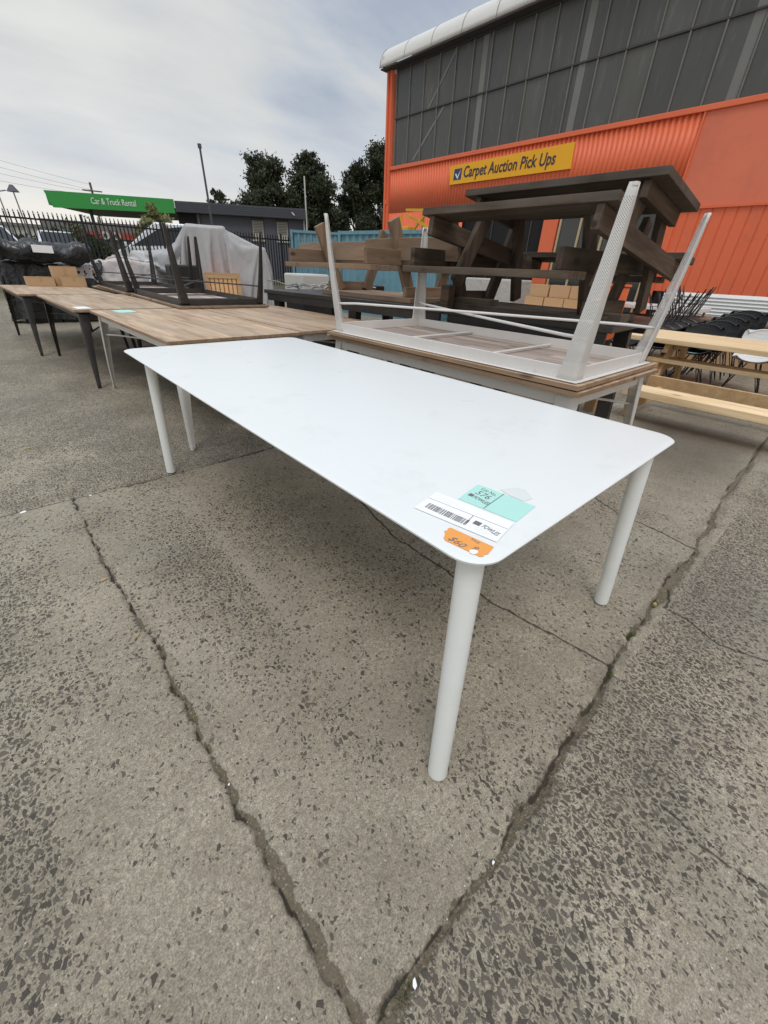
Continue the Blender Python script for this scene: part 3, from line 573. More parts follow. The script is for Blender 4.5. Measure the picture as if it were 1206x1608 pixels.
ppoly([(.570, .424), (.566, .415), (.568, .405), (.578, .335), (.585, .331), (.590, .334), (.598, .330), (.628, .337), (.613, .440), (.606, .443), (.600, .438), (.592, .441), (.583, .431)], .0008, .0018, o3).build('sticker_sheet', 'orange_label', ol)
text('$60', .026, (.574 - o3[0], .418 - o3[1], .002), XD, UD, 'ink', ol, th=.0003, shear=.3)
text('9', .022, (.586 - o3[0], .366 - o3[1], .002), XD, UD, 'ink', ol, th=.0003, shear=.3)
text('SALE', .010, (.612 - o3[0], .385 - o3[1], .002), XD, UD, 'ink', ol, th=.0003)
ppoly([(.572, .357), (.580, .362), (.588, .356), (.590, .349), (.584, .345), (.573, .347)], .0019, .0025, o3).build('torn_paper_scrap', 'paper', ol)
paper('clear_tape', [(.858, .480), (.905, .455), (.912, .437), (.882, .398), (.853, .405), (.850, .44)], ZT, 'tape', None, 'crumpled clear tape beside the teal lot card on white table', 'tape')

# ------------------------------------------------------------------ industrial tables with splayed perforated legs
def tolix_leg(sx, sy, h, wd=.094, perf=True, m='white_perf', splay=.05):
    """L section standing from z=0 (root) to z=h (foot)"""
    b = MB(); n = 26; rows = []; uv = []
    for i in range(n + 1):
        t = i / n
        ww = wd * (1 - .66 * t ** .85) if t < .93 else wd * (.375 - .9 * (t - .93))
        off = splay * (t ** 1.15) + .008 * math.sin(PI * t)
        r = min(.022, ww * .42); pts = [(ww, -.012), (ww, 0), (ww * .6, 0), (r, 0)]
        for q in range(1, 6): a = PI / 2 * q / 6; pts.append((r - r * math.sin(a), r - r * math.cos(a)))
        pts += [(0, r), (0, ww * .6), (0, ww), (-.012 * 0, ww)]
        pts[0] = (ww, .010); pts[-1] = (.010, ww)
        s_ = -(ww); rows.append([(sx * (-1) * (x - off) , sy * (-1) * (y - off), h * t) for x, y in pts])
        acc = 0; u = [0]
        for k_ in range(1, len(pts)): acc += math.dist(pts[k_], pts[k_ - 1]); u.append(acc)
        uv += [(q - acc / 2, h * t) for q in u]
    m_ = len(rows[0]); b.v = [p for r_ in rows for p in r_]
    b.f = [(i * m_ + k_, i * m_ + k_ + 1, (i + 1) * m_ + k_ + 1, (i + 1) * m_ + k_) for i in range(n) for k_ in range(m_ - 1)]
    b.uv = uv
    return b
def industrial_table(label, loc, L, W, dark, rot=(0, 0, 0), rot_note=None, ticket=False, group=None):
    """upright: origin on the ground; the table stands to z = ZT.  flip with rot=(pi,0,0): origin is then the feet plane"""
    t = thing('industrial_table', label, 'table', loc, rot, group)
    pf, mt = ('black_perf', 'black_metal') if dark else ('white_perf', 'white_metal')
    TH = .026
    tb = MB(); tb.bx(-W / 2, W / 2, -L / 2, L / 2, ZT - TH, ZT - .0015); tb.build('table_top', 'teak', t, bevel=.003)
    eg = MB(); e_ = .0025
    for a in ((-W / 2 - e_, -W / 2 + .012 - .0125, -L / 2, L / 2), (W / 2 + .0005, W / 2 + e_, -L / 2, L / 2), (-W / 2 - e_, W / 2 + e_, -L / 2 - e_, -L / 2 - .0005), (-W / 2 - e_, W / 2 + e_, L / 2 + .0005, L / 2 + e_)):
        eg.bx(a[0], a[1], a[2], a[3], ZT - TH + .001, ZT - .003)
    eg.build('edge_band', 'teak_edge', t)
    ub = MB(); ub.bx(-W / 2 + .03, W / 2 - .03, -L / 2 + .03, L / 2 - .03, ZT - TH - .004, ZT - TH - .0005); ub.build('underside_board', 'teak_pale', t)
    ap = MB(); ia, h_ = .055, .066; z1 = ZT - TH - .0045; z0 = z1 - h_; q = .012
    x0, x1, y0, y1 = -W / 2 + ia, W / 2 - ia, -L / 2 + ia, L / 2 - ia
    ap.bx(x0, x0 + q, y0, y1, z0, z1); ap.bx(x1 - q, x1, y0, y1, z0, z1); ap.bx(x0 + q, x1 - q, y0, y0 + q, z0, z1); ap.bx(x0 + q, x1 - q, y1 - q, y1, z0, z1)
    ap.bx(x0 - .035, x0 - .0005, y0 - .03, y1 + .03, z1 - .004, z1 - .0004); ap.bx(x1 + .0005, x1 + .035, y0 - .03, y1 + .03, z1 - .004, z1 - .0004)
    ap.bx(x0, x1, y0 - .035, y0 - .0005, z1 - .0045, z1 - .0008); ap.bx(x0, x1, y1 + .0005, y1 + .035, z1 - .0045, z1 - .0008)
    ap.build('apron', mt, t, bevel=.003)
    for f in (-.17, .17): MB().tube([(x0 + q + .001, f * L, z1 - .02), (x1 - q - .001, f * L, z1 - .02)], .008, 8).build('cross_rail', mt, t, smooth='auto')
    foot = []
    for sx in (-1, 1):
        for sy in (-1, 1):
            b = tolix_leg(sx, sy, z1 - .002, m=pf)
            b.v = [(x + sx * (W / 2 - ia + .006), y + sy * (L / 2 - ia + .006), z1 - .002 - z) for x, y, z in b.v]
            lg = b.build('leg', pf, t, smooth='auto', solid=.0025)
            fx, fy = sx * (W / 2 - ia + .045), sy * (L / 2 - ia + .045)
            MB().tube([(fx, fy, 0.0), (fx, fy, .012)], .014, 12).build('foot', 'black_plastic' if dark else 'white_metal', lg, smooth='auto')
    zr = z1 - .205; X_r, Y_r = W / 2 - ia - .005, L / 2 - ia - .005
    for s_ in (-1, 1):
        MB().tube([(-X_r, -s_ * Y_r, zr), (-X_r * .82, -s_ * Y_r * .86, zr - .008 * s_), (0, 0, zr - .011 * s_), (X_r * .82, s_ * Y_r * .86, zr - .008 * s_), (X_r, s_ * Y_r, zr)], .0085, 8).build('cross_brace', mt, t, smooth='auto')
    return t
T_ = ZT
industrial_table('butcher block table with white legs touching the white table end', (1.38, 4.42, 0), 2.36, 1.10, False, (0, 0, math.radians(1.5)))
industrial_table('butcher block table right of its twin, behind the upturned white legged table', (2.50, 4.50, 0), 2.40, 1.10, False, (0, 0, math.radians(1.5)))
industrial_table('butcher block table with black legs and a ticket, middle of the left row', (1.16, 6.86, 0), 2.36, 1.08, True, (0, 0, math.radians(2.2)))
industrial_table('butcher block table with black legs carrying the upturned black table', (2.26, 6.90, 0), 2.36, 1.06, True, (0, 0, math.radians(1.0)))
industrial_table('farthest butcher block table with cardboard pieces on its end', (.92, 9.34, 0), 2.42, 1.2, True, (0, 0, math.radians(2.5)))
industrial_table('butcher block table under the rear upturned black table', (2.22, 9.32, 0), 2.36, 1.06, True, (0, 0, math.radians(1)))
industrial_table('butcher block table with white frame beneath the upturned white legged table', (2.62, 1.94, 0), 2.22, 1.10, False, (0, 0, math.radians(-.6)))
industrial_table('upside down white table with perforated legs pointing up', (2.60, 1.93, 2 * ZT + .003), 2.16, 1.08, False, (PI, 0, 0))
industrial_table('upside down black table, nearer of two, legs in the air', (2.25, 6.58, 2 * ZT + .003), 2.30, 1.12, True, (PI, 0, math.radians(-1)))
industrial_table('upside down black table, farther of two, legs in the air', (2.22, 8.98, 2 * ZT + .003), 2.36, 1.10, True, (PI, 0, math.radians(-1)))
for i, (p, lab) in enumerate((([(.70, 5.98), (.83, 6.0), (.86, 5.76), (.72, 5.74)], 'white paper ticket on the black legged table top'), ([(.98, 5.50), (1.16, 5.52), (1.18, 5.25), (1.0, 5.22)], 'pale green ticket on the far corner of white legged table top'))):
    paper('ticket', p, ZT, 'paper' if i == 0 else 'teal', None, lab, 'ticket')

# cardboard on the farthest table
def carton(label, loc, d, rz, lid=0, group=None):
    t = thing('cardboard_box', label, 'box', loc, (0, 0, rz), group)
    MB().bx(-d[0] / 2, d[0] / 2, -d[1] / 2, d[1] / 2, 0, d[2]).build('body', 'card', t, bevel=.004)
    MB().bx(-.022, .022, -d[1] / 2 - .0015, d[1] / 2 + .0015, d[2] * .55, d[2] + .0015).build('packing_tape', 'teak_edge' if False else 'litter', t)
    f = MB().bx(-d[0] / 2 - .002, d[0] / 2 + .002, -.002, .022, 0, .004)
    f.v = [(x, y - d[1] / 2, z + d[2] + .001) for x, y, z in f.v]; f.build('flap', 'card', t)
    return t
carton('flat opened brown carton on the left end of farthest table', (.86, 10.28, ZT), (.40, .26, .14), .05)
carton('brown carton tray in front of the taller carton on farthest table', (1.34, 10.12, ZT), (.36, .20, .16), .02)
carton('taller brown carton standing at the back of farthest table', (1.27, 10.38, ZT), (.38, .26, .31), .02)

# ------------------------------------------------------------------ black platform tables
PR = math.atan2(-.40, 4.6)
def black_bench_table(label, loc, L=1.56, W=1.25):
    t = thing('trestle_table', label, 'table', loc, (0, 0, -PR), 'black trestle tables in a row under the picnic tables')
    MB().bx(-W / 2, W / 2, -L / 2, L / 2, .955, 1.0).build('table_top', 'black_metal', t, bevel=.004)
    for s_ in (-1, 1): MB().bx(s_ * (W / 2 - .04) - .015, s_ * (W / 2 - .04) + .015, -L / 2 + .04, L / 2 - .04, .87, .954).build('side_rail', 'black_metal', t)
    for sx in (-1, 1):
        for sy in (-1, 1):
            MB().bar((sx * (W / 2 - .10), sy * (L / 2 - .16), .0), (sx * (W / 2 - .10), sy * (L / 2 - .22), .954), .09, .13).build('leg', 'black_metal', t)
    MB().bx(-W / 2 + .06, W / 2 - .06, -L / 2 + .1, L / 2 - .1, .50, .54).build('shelf', 'black_metal', t)
    return t
for i, lab in enumerate(('black trestle table, nearest of its row, under the stacked picnic tables', 'black trestle table, middle of its row, under the upturned picnic table', 'black trestle table at the far end of its row holding metal scrap')):
    yc = 2.12 + i * 1.57; black_bench_table(lab, (3.99 - (yc - 2.12) * math.tan(-PR) , yc, 0))

# ------------------------------------------------------------------ brown picnic tables
def picnic(label, loc, rot, ms, L=1.66, topw=.80, seatw=.26, seaty=.80, H_=.74, hs=.40, th=.05, group=None, flare=.52):
    my, mz, mxx = ms
    t = thing('picnic_table', label, 'picnic table', loc, rot, group)
    b = MB(); n = 5; pw = topw / n
    for i in range(n): b.bx(-topw / 2 + i * pw + .003, -topw / 2 + (i + 1) * pw - .003, -L / 2, L / 2, H_ - th, H_)
    b.build('table_top', my, t, bevel=.004)
    for s_ in (-1, 1):
        b = MB(); c = s_ * seaty
        for q in (-1, 1): b.bx(c + q * seatw / 4 - seatw / 4 + .003, c + q * seatw / 4 + seatw / 4 - .003, -L / 2 + .03, L / 2 - .03, hs, hs + th)
        b.build('seat', my, t, bevel=.004)
    for e in (-1, 1):
        y = e * (L / 2 - .18)
        for s_ in (-1, 1):
            MB().bar((s_ * flare, y, .012), (s_ * .22, y, H_ - th - .002), .13, .05, (0, 1, 0)).build('leg', mz, t, bevel=.004)
        MB().bx(-seaty - seatw / 2 + .02, seaty + seatw / 2 - .02, y + e * .052 - .024, y + e * .052 + .024, hs - .135, hs - .002).build('seat_beam', mxx, t, bevel=.004)
        MB().bx(-topw / 2 + .04, topw / 2 - .04, y + e * .052 - .024, y + e * .052 + .024, H_ - th - .10, H_ - th - .002).build('top_cleat', mxx, t, bevel=.004)
    return t
DK = ('brown', 'brownz', 'brownx'); FD = ('brown2', 'brown2z', 'brown2x')
picnic('upturned faded brown picnic table with its legs in the air by the blue container', (3.78, 4.22, 1.002 + .74), (PI, 0, 0), FD, L=1.66, hs=.40)
picnic('dark brown picnic table upturned, lowest of the right stack', (3.82, 2.24, 1.002 + .74), (PI, 0, 0), DK, L=1.62, hs=.40)
picnic('dark brown picnic table standing tilted on top of the right stack', (3.77, 2.06, 1.14), (0, math.radians(8), 0), DK, L=1.62, topw=.82, hs=.43)
for lab, loc, rx_, L_ in (('faded brown plank on edge, left of two, laid on upturned picnic table', (3.50, 4.88, 1.475), 8, 1.62), ('faded brown plank on edge, right of two, laid on upturned picnic table', (3.33, 3.40, 1.485), -6, 1.30)):
    tag(MB().box((0, 0, 0), (.045, L_, .19)).build('timber_plank', 'brown2', None, loc, bevel=.004), lab, 'plank', 'planks on edge on the upturned picnic table').rotation_euler = (0, math.radians(rx_), 0)
for lab, loc, d in (('short dark timber offcut standing at left of the right stack', (3.36, 2.86, 1.003), (.09, .10, .20)), ('dark timber block lying beside the upright offcut on black table', (3.50, 2.62, 1.003), (.14, .42, .10)),
                    ('flat dark timber board at near edge of black table', (3.70, 2.02, 1.003), (.20, .55, .055)), ('dark timber board near the orange bin on black table', (3.72, 1.50, 1.003), (.16, .34, .07))):
    tag(MB().bx(-d[0] / 2, d[0] / 2, -d[1] / 2, d[1] / 2, 0, d[2]).build('timber_block', 'brown', None, loc, bevel=.004), lab, 'timber block')

# ------------------------------------------------------------------ pine table and bench on the right
pt = thing('picnic_table', 'pale pine picnic table with its end at the stacked chairs', 'picnic table', (6.6, .35, 0))
b = MB()
for i in range(4): b.bx(-.58 + i * .29 + .002, -.58 + (i + 1) * .29 - .002, -1.4, 1.75, .665, .72)
b.build('table_top', 'pine', pt, bevel=.005)
for s_ in (-1,):
    b = MB().bx(-.50, -.22, -1.4, 1.42, .44, .485); b.build('seat', 'pine', pt, bevel=.005)
for y in (1.22, -.9):
    MB().bx(-.52, .5, y, y + .05, .56, .663).build('top_cleat', 'pinex', pt, bevel=.004)
    MB().bx(-1.45, .5, y + .052, y + .10, .305, .436).build('seat_beam', 'pinex', pt, bevel=.004)
    for s_ in (-1, 1): MB().bar((s_ * .55, y + .026, .0), (s_ * .25, y + .026, .66), .12, .048, (0, 1, 0)).build('leg', 'pinex', pt)
pb = thing('pine_bench', 'low pale pine bench in front of the pine picnic table', 'bench', (5.0, .2, 0))
b = MB().bx(-.16, .16, -1.5, 1.33, .255, .325); b.build('seat', 'pine', pb, bevel=.005)
MB().bx(.62, .66, -1.45, 1.34, .20, .36).build('rear_board', 'pinex', pb, bevel=.004)
for y in (1.16, -1.2):
    MB().bx(-.11, .62, y, y + .05, .13, .252).build('bearer', 'pinex', pb, bevel=.003)
    MB().bx(-.02, .08, y + .052, y + .14, 0, .252).build('post', 'pinex', pb, bevel=.003)
tag(MB().bx(-.06, .06, -.06, .06, 0, .62).build('timber_post', 'pinex', None, (4.86, 1.80, 0), bevel=.004), 'orange brown timber post behind the white table leg', 'post')

# ------------------------------------------------------------------ wire shell chairs
def shell(m, wire=True):
    b = MB(); nu, nv = 11, 16
    prof = [(-.22, .44), (-.20, .425), (-.12, .415), (-.02, .41), (.08, .415), (.15, .43), (.19, .47), (.22, .54), (.245, .62), (.27, .70), (.285, .77), (.29, .80)]
    def P(u, v):
        t = v * (len(prof) - 1); i = min(int(t), len(prof) - 2); f = t - i
        x = prof[i][0] * (1 - f) + prof[i + 1][0] * f; z = prof[i][1] * (1 - f) + prof[i + 1][1] * f
        wd = .235 * (1 - .22 * max(0, abs(v - .5) * 2 - .72) / .28 ** 1) ; s_ = u * 2 - 1
        back = max(0, (v - .45) / .55)
        cur = abs(s_) ** 2.4
        return (x - .05 * cur * back, s_ * wd, z + .055 * cur * (1 - back) + (-.05 * cur if v > .97 else 0))
    r = .0035
    for j in range(nu): b.tube([P(j / (nu - 1), i / nv) for i in range(nv + 1)], r, 4, False)
    for i in range(nv + 1): b.tube([P(j / (nu - 1), i / nv) for j in range(nu)], r if 0 < i < nv else .007, 4, False)
    for u in (0, 1): b.tube([P(u, i / nv) for i in range(nv + 1)], .008, 6, False)
    # thin moulded web between the wires
    vs = [P(j / (nu - 1), i / nv) for i in range(nv + 1) for j in range(nu)]
    c = MB(); c.add(vs, [(i * nu + j, i * nu + j + 1, (i + 1) * nu + j + 1, (i + 1) * nu + j) for i in range(nv) for j in range(nu - 1)])
    c.v = [(x, y, z - .001) for x, y, z in c.v]
    b.add(c.v, c.f)
    return b
def chair(label, white, loc, rot, group, ticket=None):
    t = thing('wire_chair', label, 'chair', loc, rot, group)
    shell(None).build('seat_shell', 'white_plastic' if white else 'black_plastic', t)
    for sx in (-1, 1):
        for sy in (-1, 1):
            l = MB(); l.tube([(sx * .09, sy * .10, .405), (sx * .225, sy * .215, 0)], .008, 6); l.tube([(sx * .09, sy * .045, .405), (sx * .222, sy * .213, .004)], .006, 6)
            l.build('leg', 'black_metal', t)
    s_ = MB(); 
    for q in (-1, 1): s_.tube([(-.165, q * .165, .18), (.165, q * .165, .18)], .005, 5)
    s_.build('stretcher', 'black_metal', t)
    if ticket:
        p = MB().bx(.262, .266, -.05, .05, .60, .74) if ticket == 'back' else MB().bx(-.14, .02, -.05, .12, .424, .426)
        p.build('tag', 'paper' if ticket == 'back' else 'teal', t)
        if ticket == 'back':
            q = kids(t)[-1]; q.location = (-.03 * S, 0, 0); q.rotation_euler = (0, math.radians(8), 0)
    return t
# rows: chairs face the camera (-x); stacks lean as they nest
GB = 'black wire chairs standing in a nested stack'; GU = 'black wire chairs upturned in a nested stack'
c0 = chair('front black wire chair with white tag on its back', False, (7.62, 1.62, 0), (0, 0, .12), GB, 'back')
p0 = MB().bx(-.16, 0, -.06, .10, .428, .430).build('ticket', 'teal', c0)
cb = chair('black wire chair directly behind the tagged black chair', False, (7.80, 1.50, .05), (0, 0, .1), GB)
for i, lab in enumerate(('black wire chair third in the upright black stack', 'black wire chair fourth in the upright black stack', 'rearmost black wire chair of the upright black stack')):
    dup(cb, (7.94 + .14 * i, 1.43 - .07 * i, .10 + .045 * i), (0, 0, .1), lab)
chair('white wire chair standing right of the black stack', True, (7.62, .92, 0), (0, 0, .1), None)
dup(cb, (7.35, .22, 0), (0, 0, .25), 'black wire chair cut by the right edge of the photo')['group'] = 'black wire chairs beside the white chair'
u0 = dup(cb, (7.75, 2.24, 1.16), (PI, 0, 0), 'upturned black wire chair, nearest of the upturned row'); u0['group'] = GU
for i, lab in enumerate(('upturned black wire chair, second of the upturned row', 'upturned black wire chair in the middle of the upturned row', 'upturned black wire chair, fourth of the upturned row', 'upturned black wire chair at the far end of the upturned row')):
    q = dup(u0, (7.90 + .15 * i, 2.18 - .035 * i, 1.18 + .03 * i), (PI, 0, .05 * i), lab)
for i, (x, y, lab) in enumerate(((7.5, 2.55, 'black wire chair at left under the upturned row'), (7.72, 2.12, 'black wire chair in the middle under the upturned row'), (8.05, 2.0, 'black wire chair at back under the upturned row'))):
    q = dup(cb, (x, y, 0), (0, 0, .15), lab); q['group'] = 'black wire chairs carrying the upturned row'

# ------------------------------------------------------------------ warehouse
WX = 11.0; Y0, Y1 = -14.0, 12.26
wh = thing('warehouse', 'orange corrugated warehouse with a long dusty high window and white roof edge', 'building', (WX, 0, 0))
def corr(y0, y1, z0, z1, pitch, amp, x=0, rib=False):
    b = MB(); vs = []
    if rib:
        ys = []
        y = y0
        while y < y1: ys += [(y, 0), (y + pitch * .84, 0), (y + pitch * .88, amp), (y + pitch * .96, amp)]; y += pitch
        ys = [(min(a, y1), c) for a, c in ys] + [(y1, 0)]
    else:
        n = int((y1 - y0) / pitch) * 6; ys = [(y0 + (y1 - y0) * i / n, amp * math.sin(2 * PI * i / 6)) for i in range(n + 1)]
    for a, c in ys: vs += [(x + c, a, z0), (x + c, a, z1)]
    return b.add(vs, [(2 * i, 2 * i + 1, 2 * i + 3, 2 * i + 2) for i in range(len(ys) - 1)])
corr(3.68, Y1, 2.9, 4.02, .105, .016).build('upper_wall', 'orange', wh, smooth='auto', solid=.002)
corr(9.1, Y1, 0, 2.9, .105, .016).build('lower_wall', 'orange', wh, smooth='auto', solid=.002)
MB().bx(.0, .05, Y0, 3.66, 2.58, 4.02).build('flat_panel', 'orange_flat', wh)
corr(Y0, 3.62, 1.14, 2.57, .20, .014, .02, True).build('ribbed_wall', 'orange', wh, solid=.002)
b = MB()
for i in range(7): b.add([(-.03, Y0, .72 + i * .06), (-.03, 3.3, .72 + i * .06), (.012, 3.3, .72 + (i + 1) * .06), (.012, Y0, .72 + (i + 1) * .06)], [(0, 1, 2, 3)])
b.build('weatherboard', 'white_powder', wh, solid=.004)
MB().bx(.0, .06, Y0, 3.4, 0, .72).build('plinth', 'brick', wh)
MB().bx(.1, .2, 3.62, 9.1, 0, 2.9).bx(.1, 5, 3.5, 3.6, 0, 2.9).bx(.1, 5, 9.12, 9.2, 0, 2.9).build('inner_lining', 'interior', wh)
MB().bx(-.045, .03, Y0, Y1 + .02, 4.0, 4.09).build('sill_flashing', 'orange', wh, bevel=.01)
MB().bx(-.07, .02, Y1, Y1 + .22, 0, 6.3).bx(.02, 6, Y1 + .05, Y1 + .15, 0, 6.2).build('corner_flashing', 'orange', wh)
MB().bx(-.03, .02, 3.655, 3.685, 2.58, 4.0).bx(-.02, .03, Y0, 3.62, 2.555, 2.60).build('joint_strip', 'orange', wh)
# window band
gy0, gy1, gz0, gz1 = Y0, Y1 - .12, 4.09, 6.22
MB().bx(.02, .05, gy0, gy1, gz0, gz1).build('window_glass', 'glass_dusty', wh)
for k_ in range(48):
    y = gy1 - .02 - k_ * .555
    o = MB().bx(-.012, .019, y - .014, y + .014, gz0, 5.165).bx(-.012, .019, y - .014, y + .014, 5.195, gz1).build('window_bar', 'mullion', wh)
MB().bx(-.016, .018, gy0, gy1, 5.166, 5.194).build('window_rail', 'mullion_dark', wh)
MB().bx(-.014, .0188, gy0, gy1, 6.195, gz1 + .02).build('window_head', 'mullion_dark', wh)
for y in (9.0, 6.35, 3.35, .3, -2.7):
    MB().bx(.012, .0185, y - .08, y + .08, gz0 + .01, gz1 - .03).build('column_behind_glass', 'brace_grey', wh)
for a, b2 in (((11.3, 4.15), (10.2, 5.15)), ((10.8, 5.2), (9.9, 6.18))):
    MB().bar((.0125, a[0], a[1]), (.0125, b2[0], b2[1]), .06, .004, (1, 0, 0)).build('brace_behind_glass', 'brace_grey', wh)
# bullnose roof
b = MB(); nl = int((Y1 + .35 - Y0) / .085) * 2; R_ = .42; rows = 9
for i in range(nl + 1):
    y = Y0 + (Y1 + .35 - Y0) * i / nl; c = .012 * (1 if i % 2 else -1)
    for j in range(rows):
        a = PI * (j / (rows - 1)) * .5; b.v.append((-.28 + R_ - (R_ + c) * math.cos(a), y, 6.27 + (R_ + c) * math.sin(a) * 1.1))
    b.v.append((7, y, 7.8 + c))
m_ = rows + 1; b.f = [(i * m_ + j, (i + 1) * m_ + j, (i + 1) * m_ + j + 1, i * m_ + j + 1) for i in range(nl) for j in range(m_ - 1)]
b.build('roof', 'roof_white', wh, smooth=True, solid=.004)
b = MB()
for k_ in range(26):
    y = Y1 + .3 - k_ * 1.0; b.tube([(-.28 + R_ - (R_ + .013) * math.cos(PI / 2 * j / 8), y, 6.27 + (R_ + .013) * math.sin(PI / 2 * j / 8) * 1.1) for j in range(9)], .005, 5)
b.build('roof_lap_seam', 'mullion', wh)
MB().bx(-.26, .0, Y0, Y1 + .3, 6.235, 6.262).build('eave_soffit', 'mullion_dark', wh)
MB().bx(-.26, 6, Y1 + .16, Y1 + .3, 6.3, 6.5).build('barge_board', 'roof_white', wh)
# entrance
MB().bx(-.04, .06, 6.12, 6.50, 0, 2.9).build('door_pillar', 'orange', wh, bevel=.01); MB().bx(-.04, .06, 3.55, 3.78, 0, 2.57).build('door_pillar', 'orange', wh, bevel=.01)
MB().bx(.0, .05, 3.80, 6.1, 2.66, 2.9).build('door_header', 'orange', wh)
MB().bx(.03, .05, 3.82, 6.1, .0, 2.60).build('door_glass', 'door_glass', wh)
for y in (3.84, 4.36, 4.98, 5.55, 6.06): MB().bx(-.01, .028, y - .022, y + .022, 0, 2.60).build('door_stile', 'alu', wh)
MB().bx(-.01, .027, 3.80, 6.1, 2.601, 2.64).build('door_head', 'alu', wh)
for y in (6.9, 7.35, 8.1, 8.5): MB().bx(.07, .09, y - .015, y + .015, 0, 2.9).build('dark_door_stile', 'mullion_dark', wh)
# sign
sg = thing('shop_sign', 'amber sign reading Carpet Auction Pick Ups on the orange wall', 'sign', (WX - .06, 7.85, 3.43))
# board slightly racked as mounted: left end bottom 3.44, right end bottom 3.43
MB().add([(0, 1.82, .0), (0, -1.78, .0), (0, -1.75, .46), (0, 1.86, .41), (.02, 1.82, .0), (.02, -1.78, .0), (.02, -1.75, .46), (.02, 1.86, .41)], [(0, 1, 2, 3), (7, 6, 5, 4), (0, 4, 5, 1), (1, 5, 6, 2), (2, 6, 7, 3), (3, 7, 4, 0)]).build('sign_board', 'sign_yellow', sg)
text('Carpet Auction Pick Ups', .335, (-.004, 1.36, .125), (0, -1, 0), (0, 0, 1), 'sign_text', sg, th=.006, shear=.12, xs=.80, bold=.005)
MB().add([(-.003, 1.70, .09), (-.003, 1.43, .09), (-.003, 1.41, .33), (-.003, 1.68, .33)], [(0, 3, 2, 1)]).build('logo_square', 'navy', sg)
MB().add([(-.006, 1.65, .22), (-.006, 1.60, .23), (-.006, 1.56, .16), (-.006, 1.44, .32), (-.006, 1.545, .10)], [(0, 1, 2, 4), (2, 3, 4)]).build('tick_mark', 'white_text', sg)
MB().box((0, 0, 0), (.07, .12, .12)).build('downpipe_box', 'orange', wh, (-.06, Y1 + .1, 3.2)); MB().tube([(-.10, Y1 + .14, 0), (-.10, Y1 + .14, 6.2)], .035, 8).build('downpipe', 'orange', wh)

# ------------------------------------------------------------------ things in front of the warehouse
def container(label, loc, L, W, H_, rz, doors=False, name='shipping_container'):
    t = thing(name, label, 'container', loc, (0, 0, rz))
    for s_ in (-1, 1):
        b = MB(); pitch = .26; n = int(L / pitch); vs = []; ys = []
        for i in range(n):
            y = -L / 2 + .08 + i * (L - .16) / n; p = (L - .16) / n; ys += [(y, 0), (y + p * .38, 0), (y + p * .5, .04), (y + p * .88, .04)]
        ys.append((L / 2 - .08, 0))
        for a, c in ys: vs += [(s_ * (W / 2 - c), a, .12), (s_ * (W / 2 - c), a, H_ - .10)]
        b.add(vs, [(2 * i, 2 * i + 1, 2 * i + 3, 2 * i + 2) for i in range(len(ys) - 1)]); b.build('side_wall', 'blue', t, solid=.004)
    b = MB()
    for sx in (-1, 1):
        for sy in (-1, 1): b.bx(sx * W / 2 - .05, sx * W / 2 + .05, sy * L / 2 - .05, sy * L / 2 + .05, 0, H_)
        b.bx(sx * W / 2 - .04, sx * W / 2 + .04, -L / 2 + .05, L / 2 - .05, H_ - .10, H_ - .01); b.bx(sx * W / 2 - .04, sx * W / 2 + .04, -L / 2 + .05, L / 2 - .05, 0, .12)
    for sy in (-1, 1): b.bx(-W / 2 + .05, W / 2 - .05, sy * L / 2 - .04, sy * L / 2 + .04, H_ - .10, H_ - .01).bx(-W / 2 + .05, W / 2 - .05, sy * L / 2 - .04, sy * L / 2 + .04, 0, .12)
    b.build('frame', 'blue', t)
    MB().bx(-W / 2, W / 2, -L / 2, L / 2, H_ - .06, H_ - .03).build('roof', 'blue', t)
    for s_ in (-1, 1):
        d = MB().bx(-W / 2 + .06, -.01, s_ * (L / 2) - .015, s_ * L / 2 + .015, .12, H_ - .10).bx(.01, W / 2 - .06, s_ * (L / 2) - .015, s_ * L / 2 + .015, .12, H_ - .10).build('door', 'blue', t)
        r = MB()
        for x in (-.8, -.35, .35, .8): r.tube([(x * W / 2.4, s_ * (L / 2 + .04), .1), (x * W / 2.4, s_ * (L / 2 + .04), H_ - .08)], .016, 6)
        r.build('locking_bar', 'blue', d)
    return t
container('long pale blue corrugated shipping container behind the brown planks', (12.95, 17.2, .45), 4.7, 2.3, 2.12, math.radians(57 + 0))
container('blue shipping container with its doors toward the yard', (10.55, 10.9, .0), 3.6, 2.2, 2.30, math.radians(12))
# yellow machine on top of the container stack
ym = thing('forklift_mast', 'yellow machine frame showing above the blue container', 'machine', (10.1, 10.1, 2.31))
for a, b2 in (((-.3, -.9, 0), (.1, .5, .42)), ((-.1, -.4, 0), (-.1, -.4, .5)), ((.0, .1, 0), (-.2, -.7, .45)), ((-.1, .5, 0), (-.1, .5, .4)), ((-.2, -.9, .42), (-.1, .3, .5))): MB().bar(a, b2, .045, .06).build('strut', 'yellow', ym)
MB().bx(-.2, .1, .1, .6, .0, .10).build('cover', 'yellow', ym, bevel=.02)
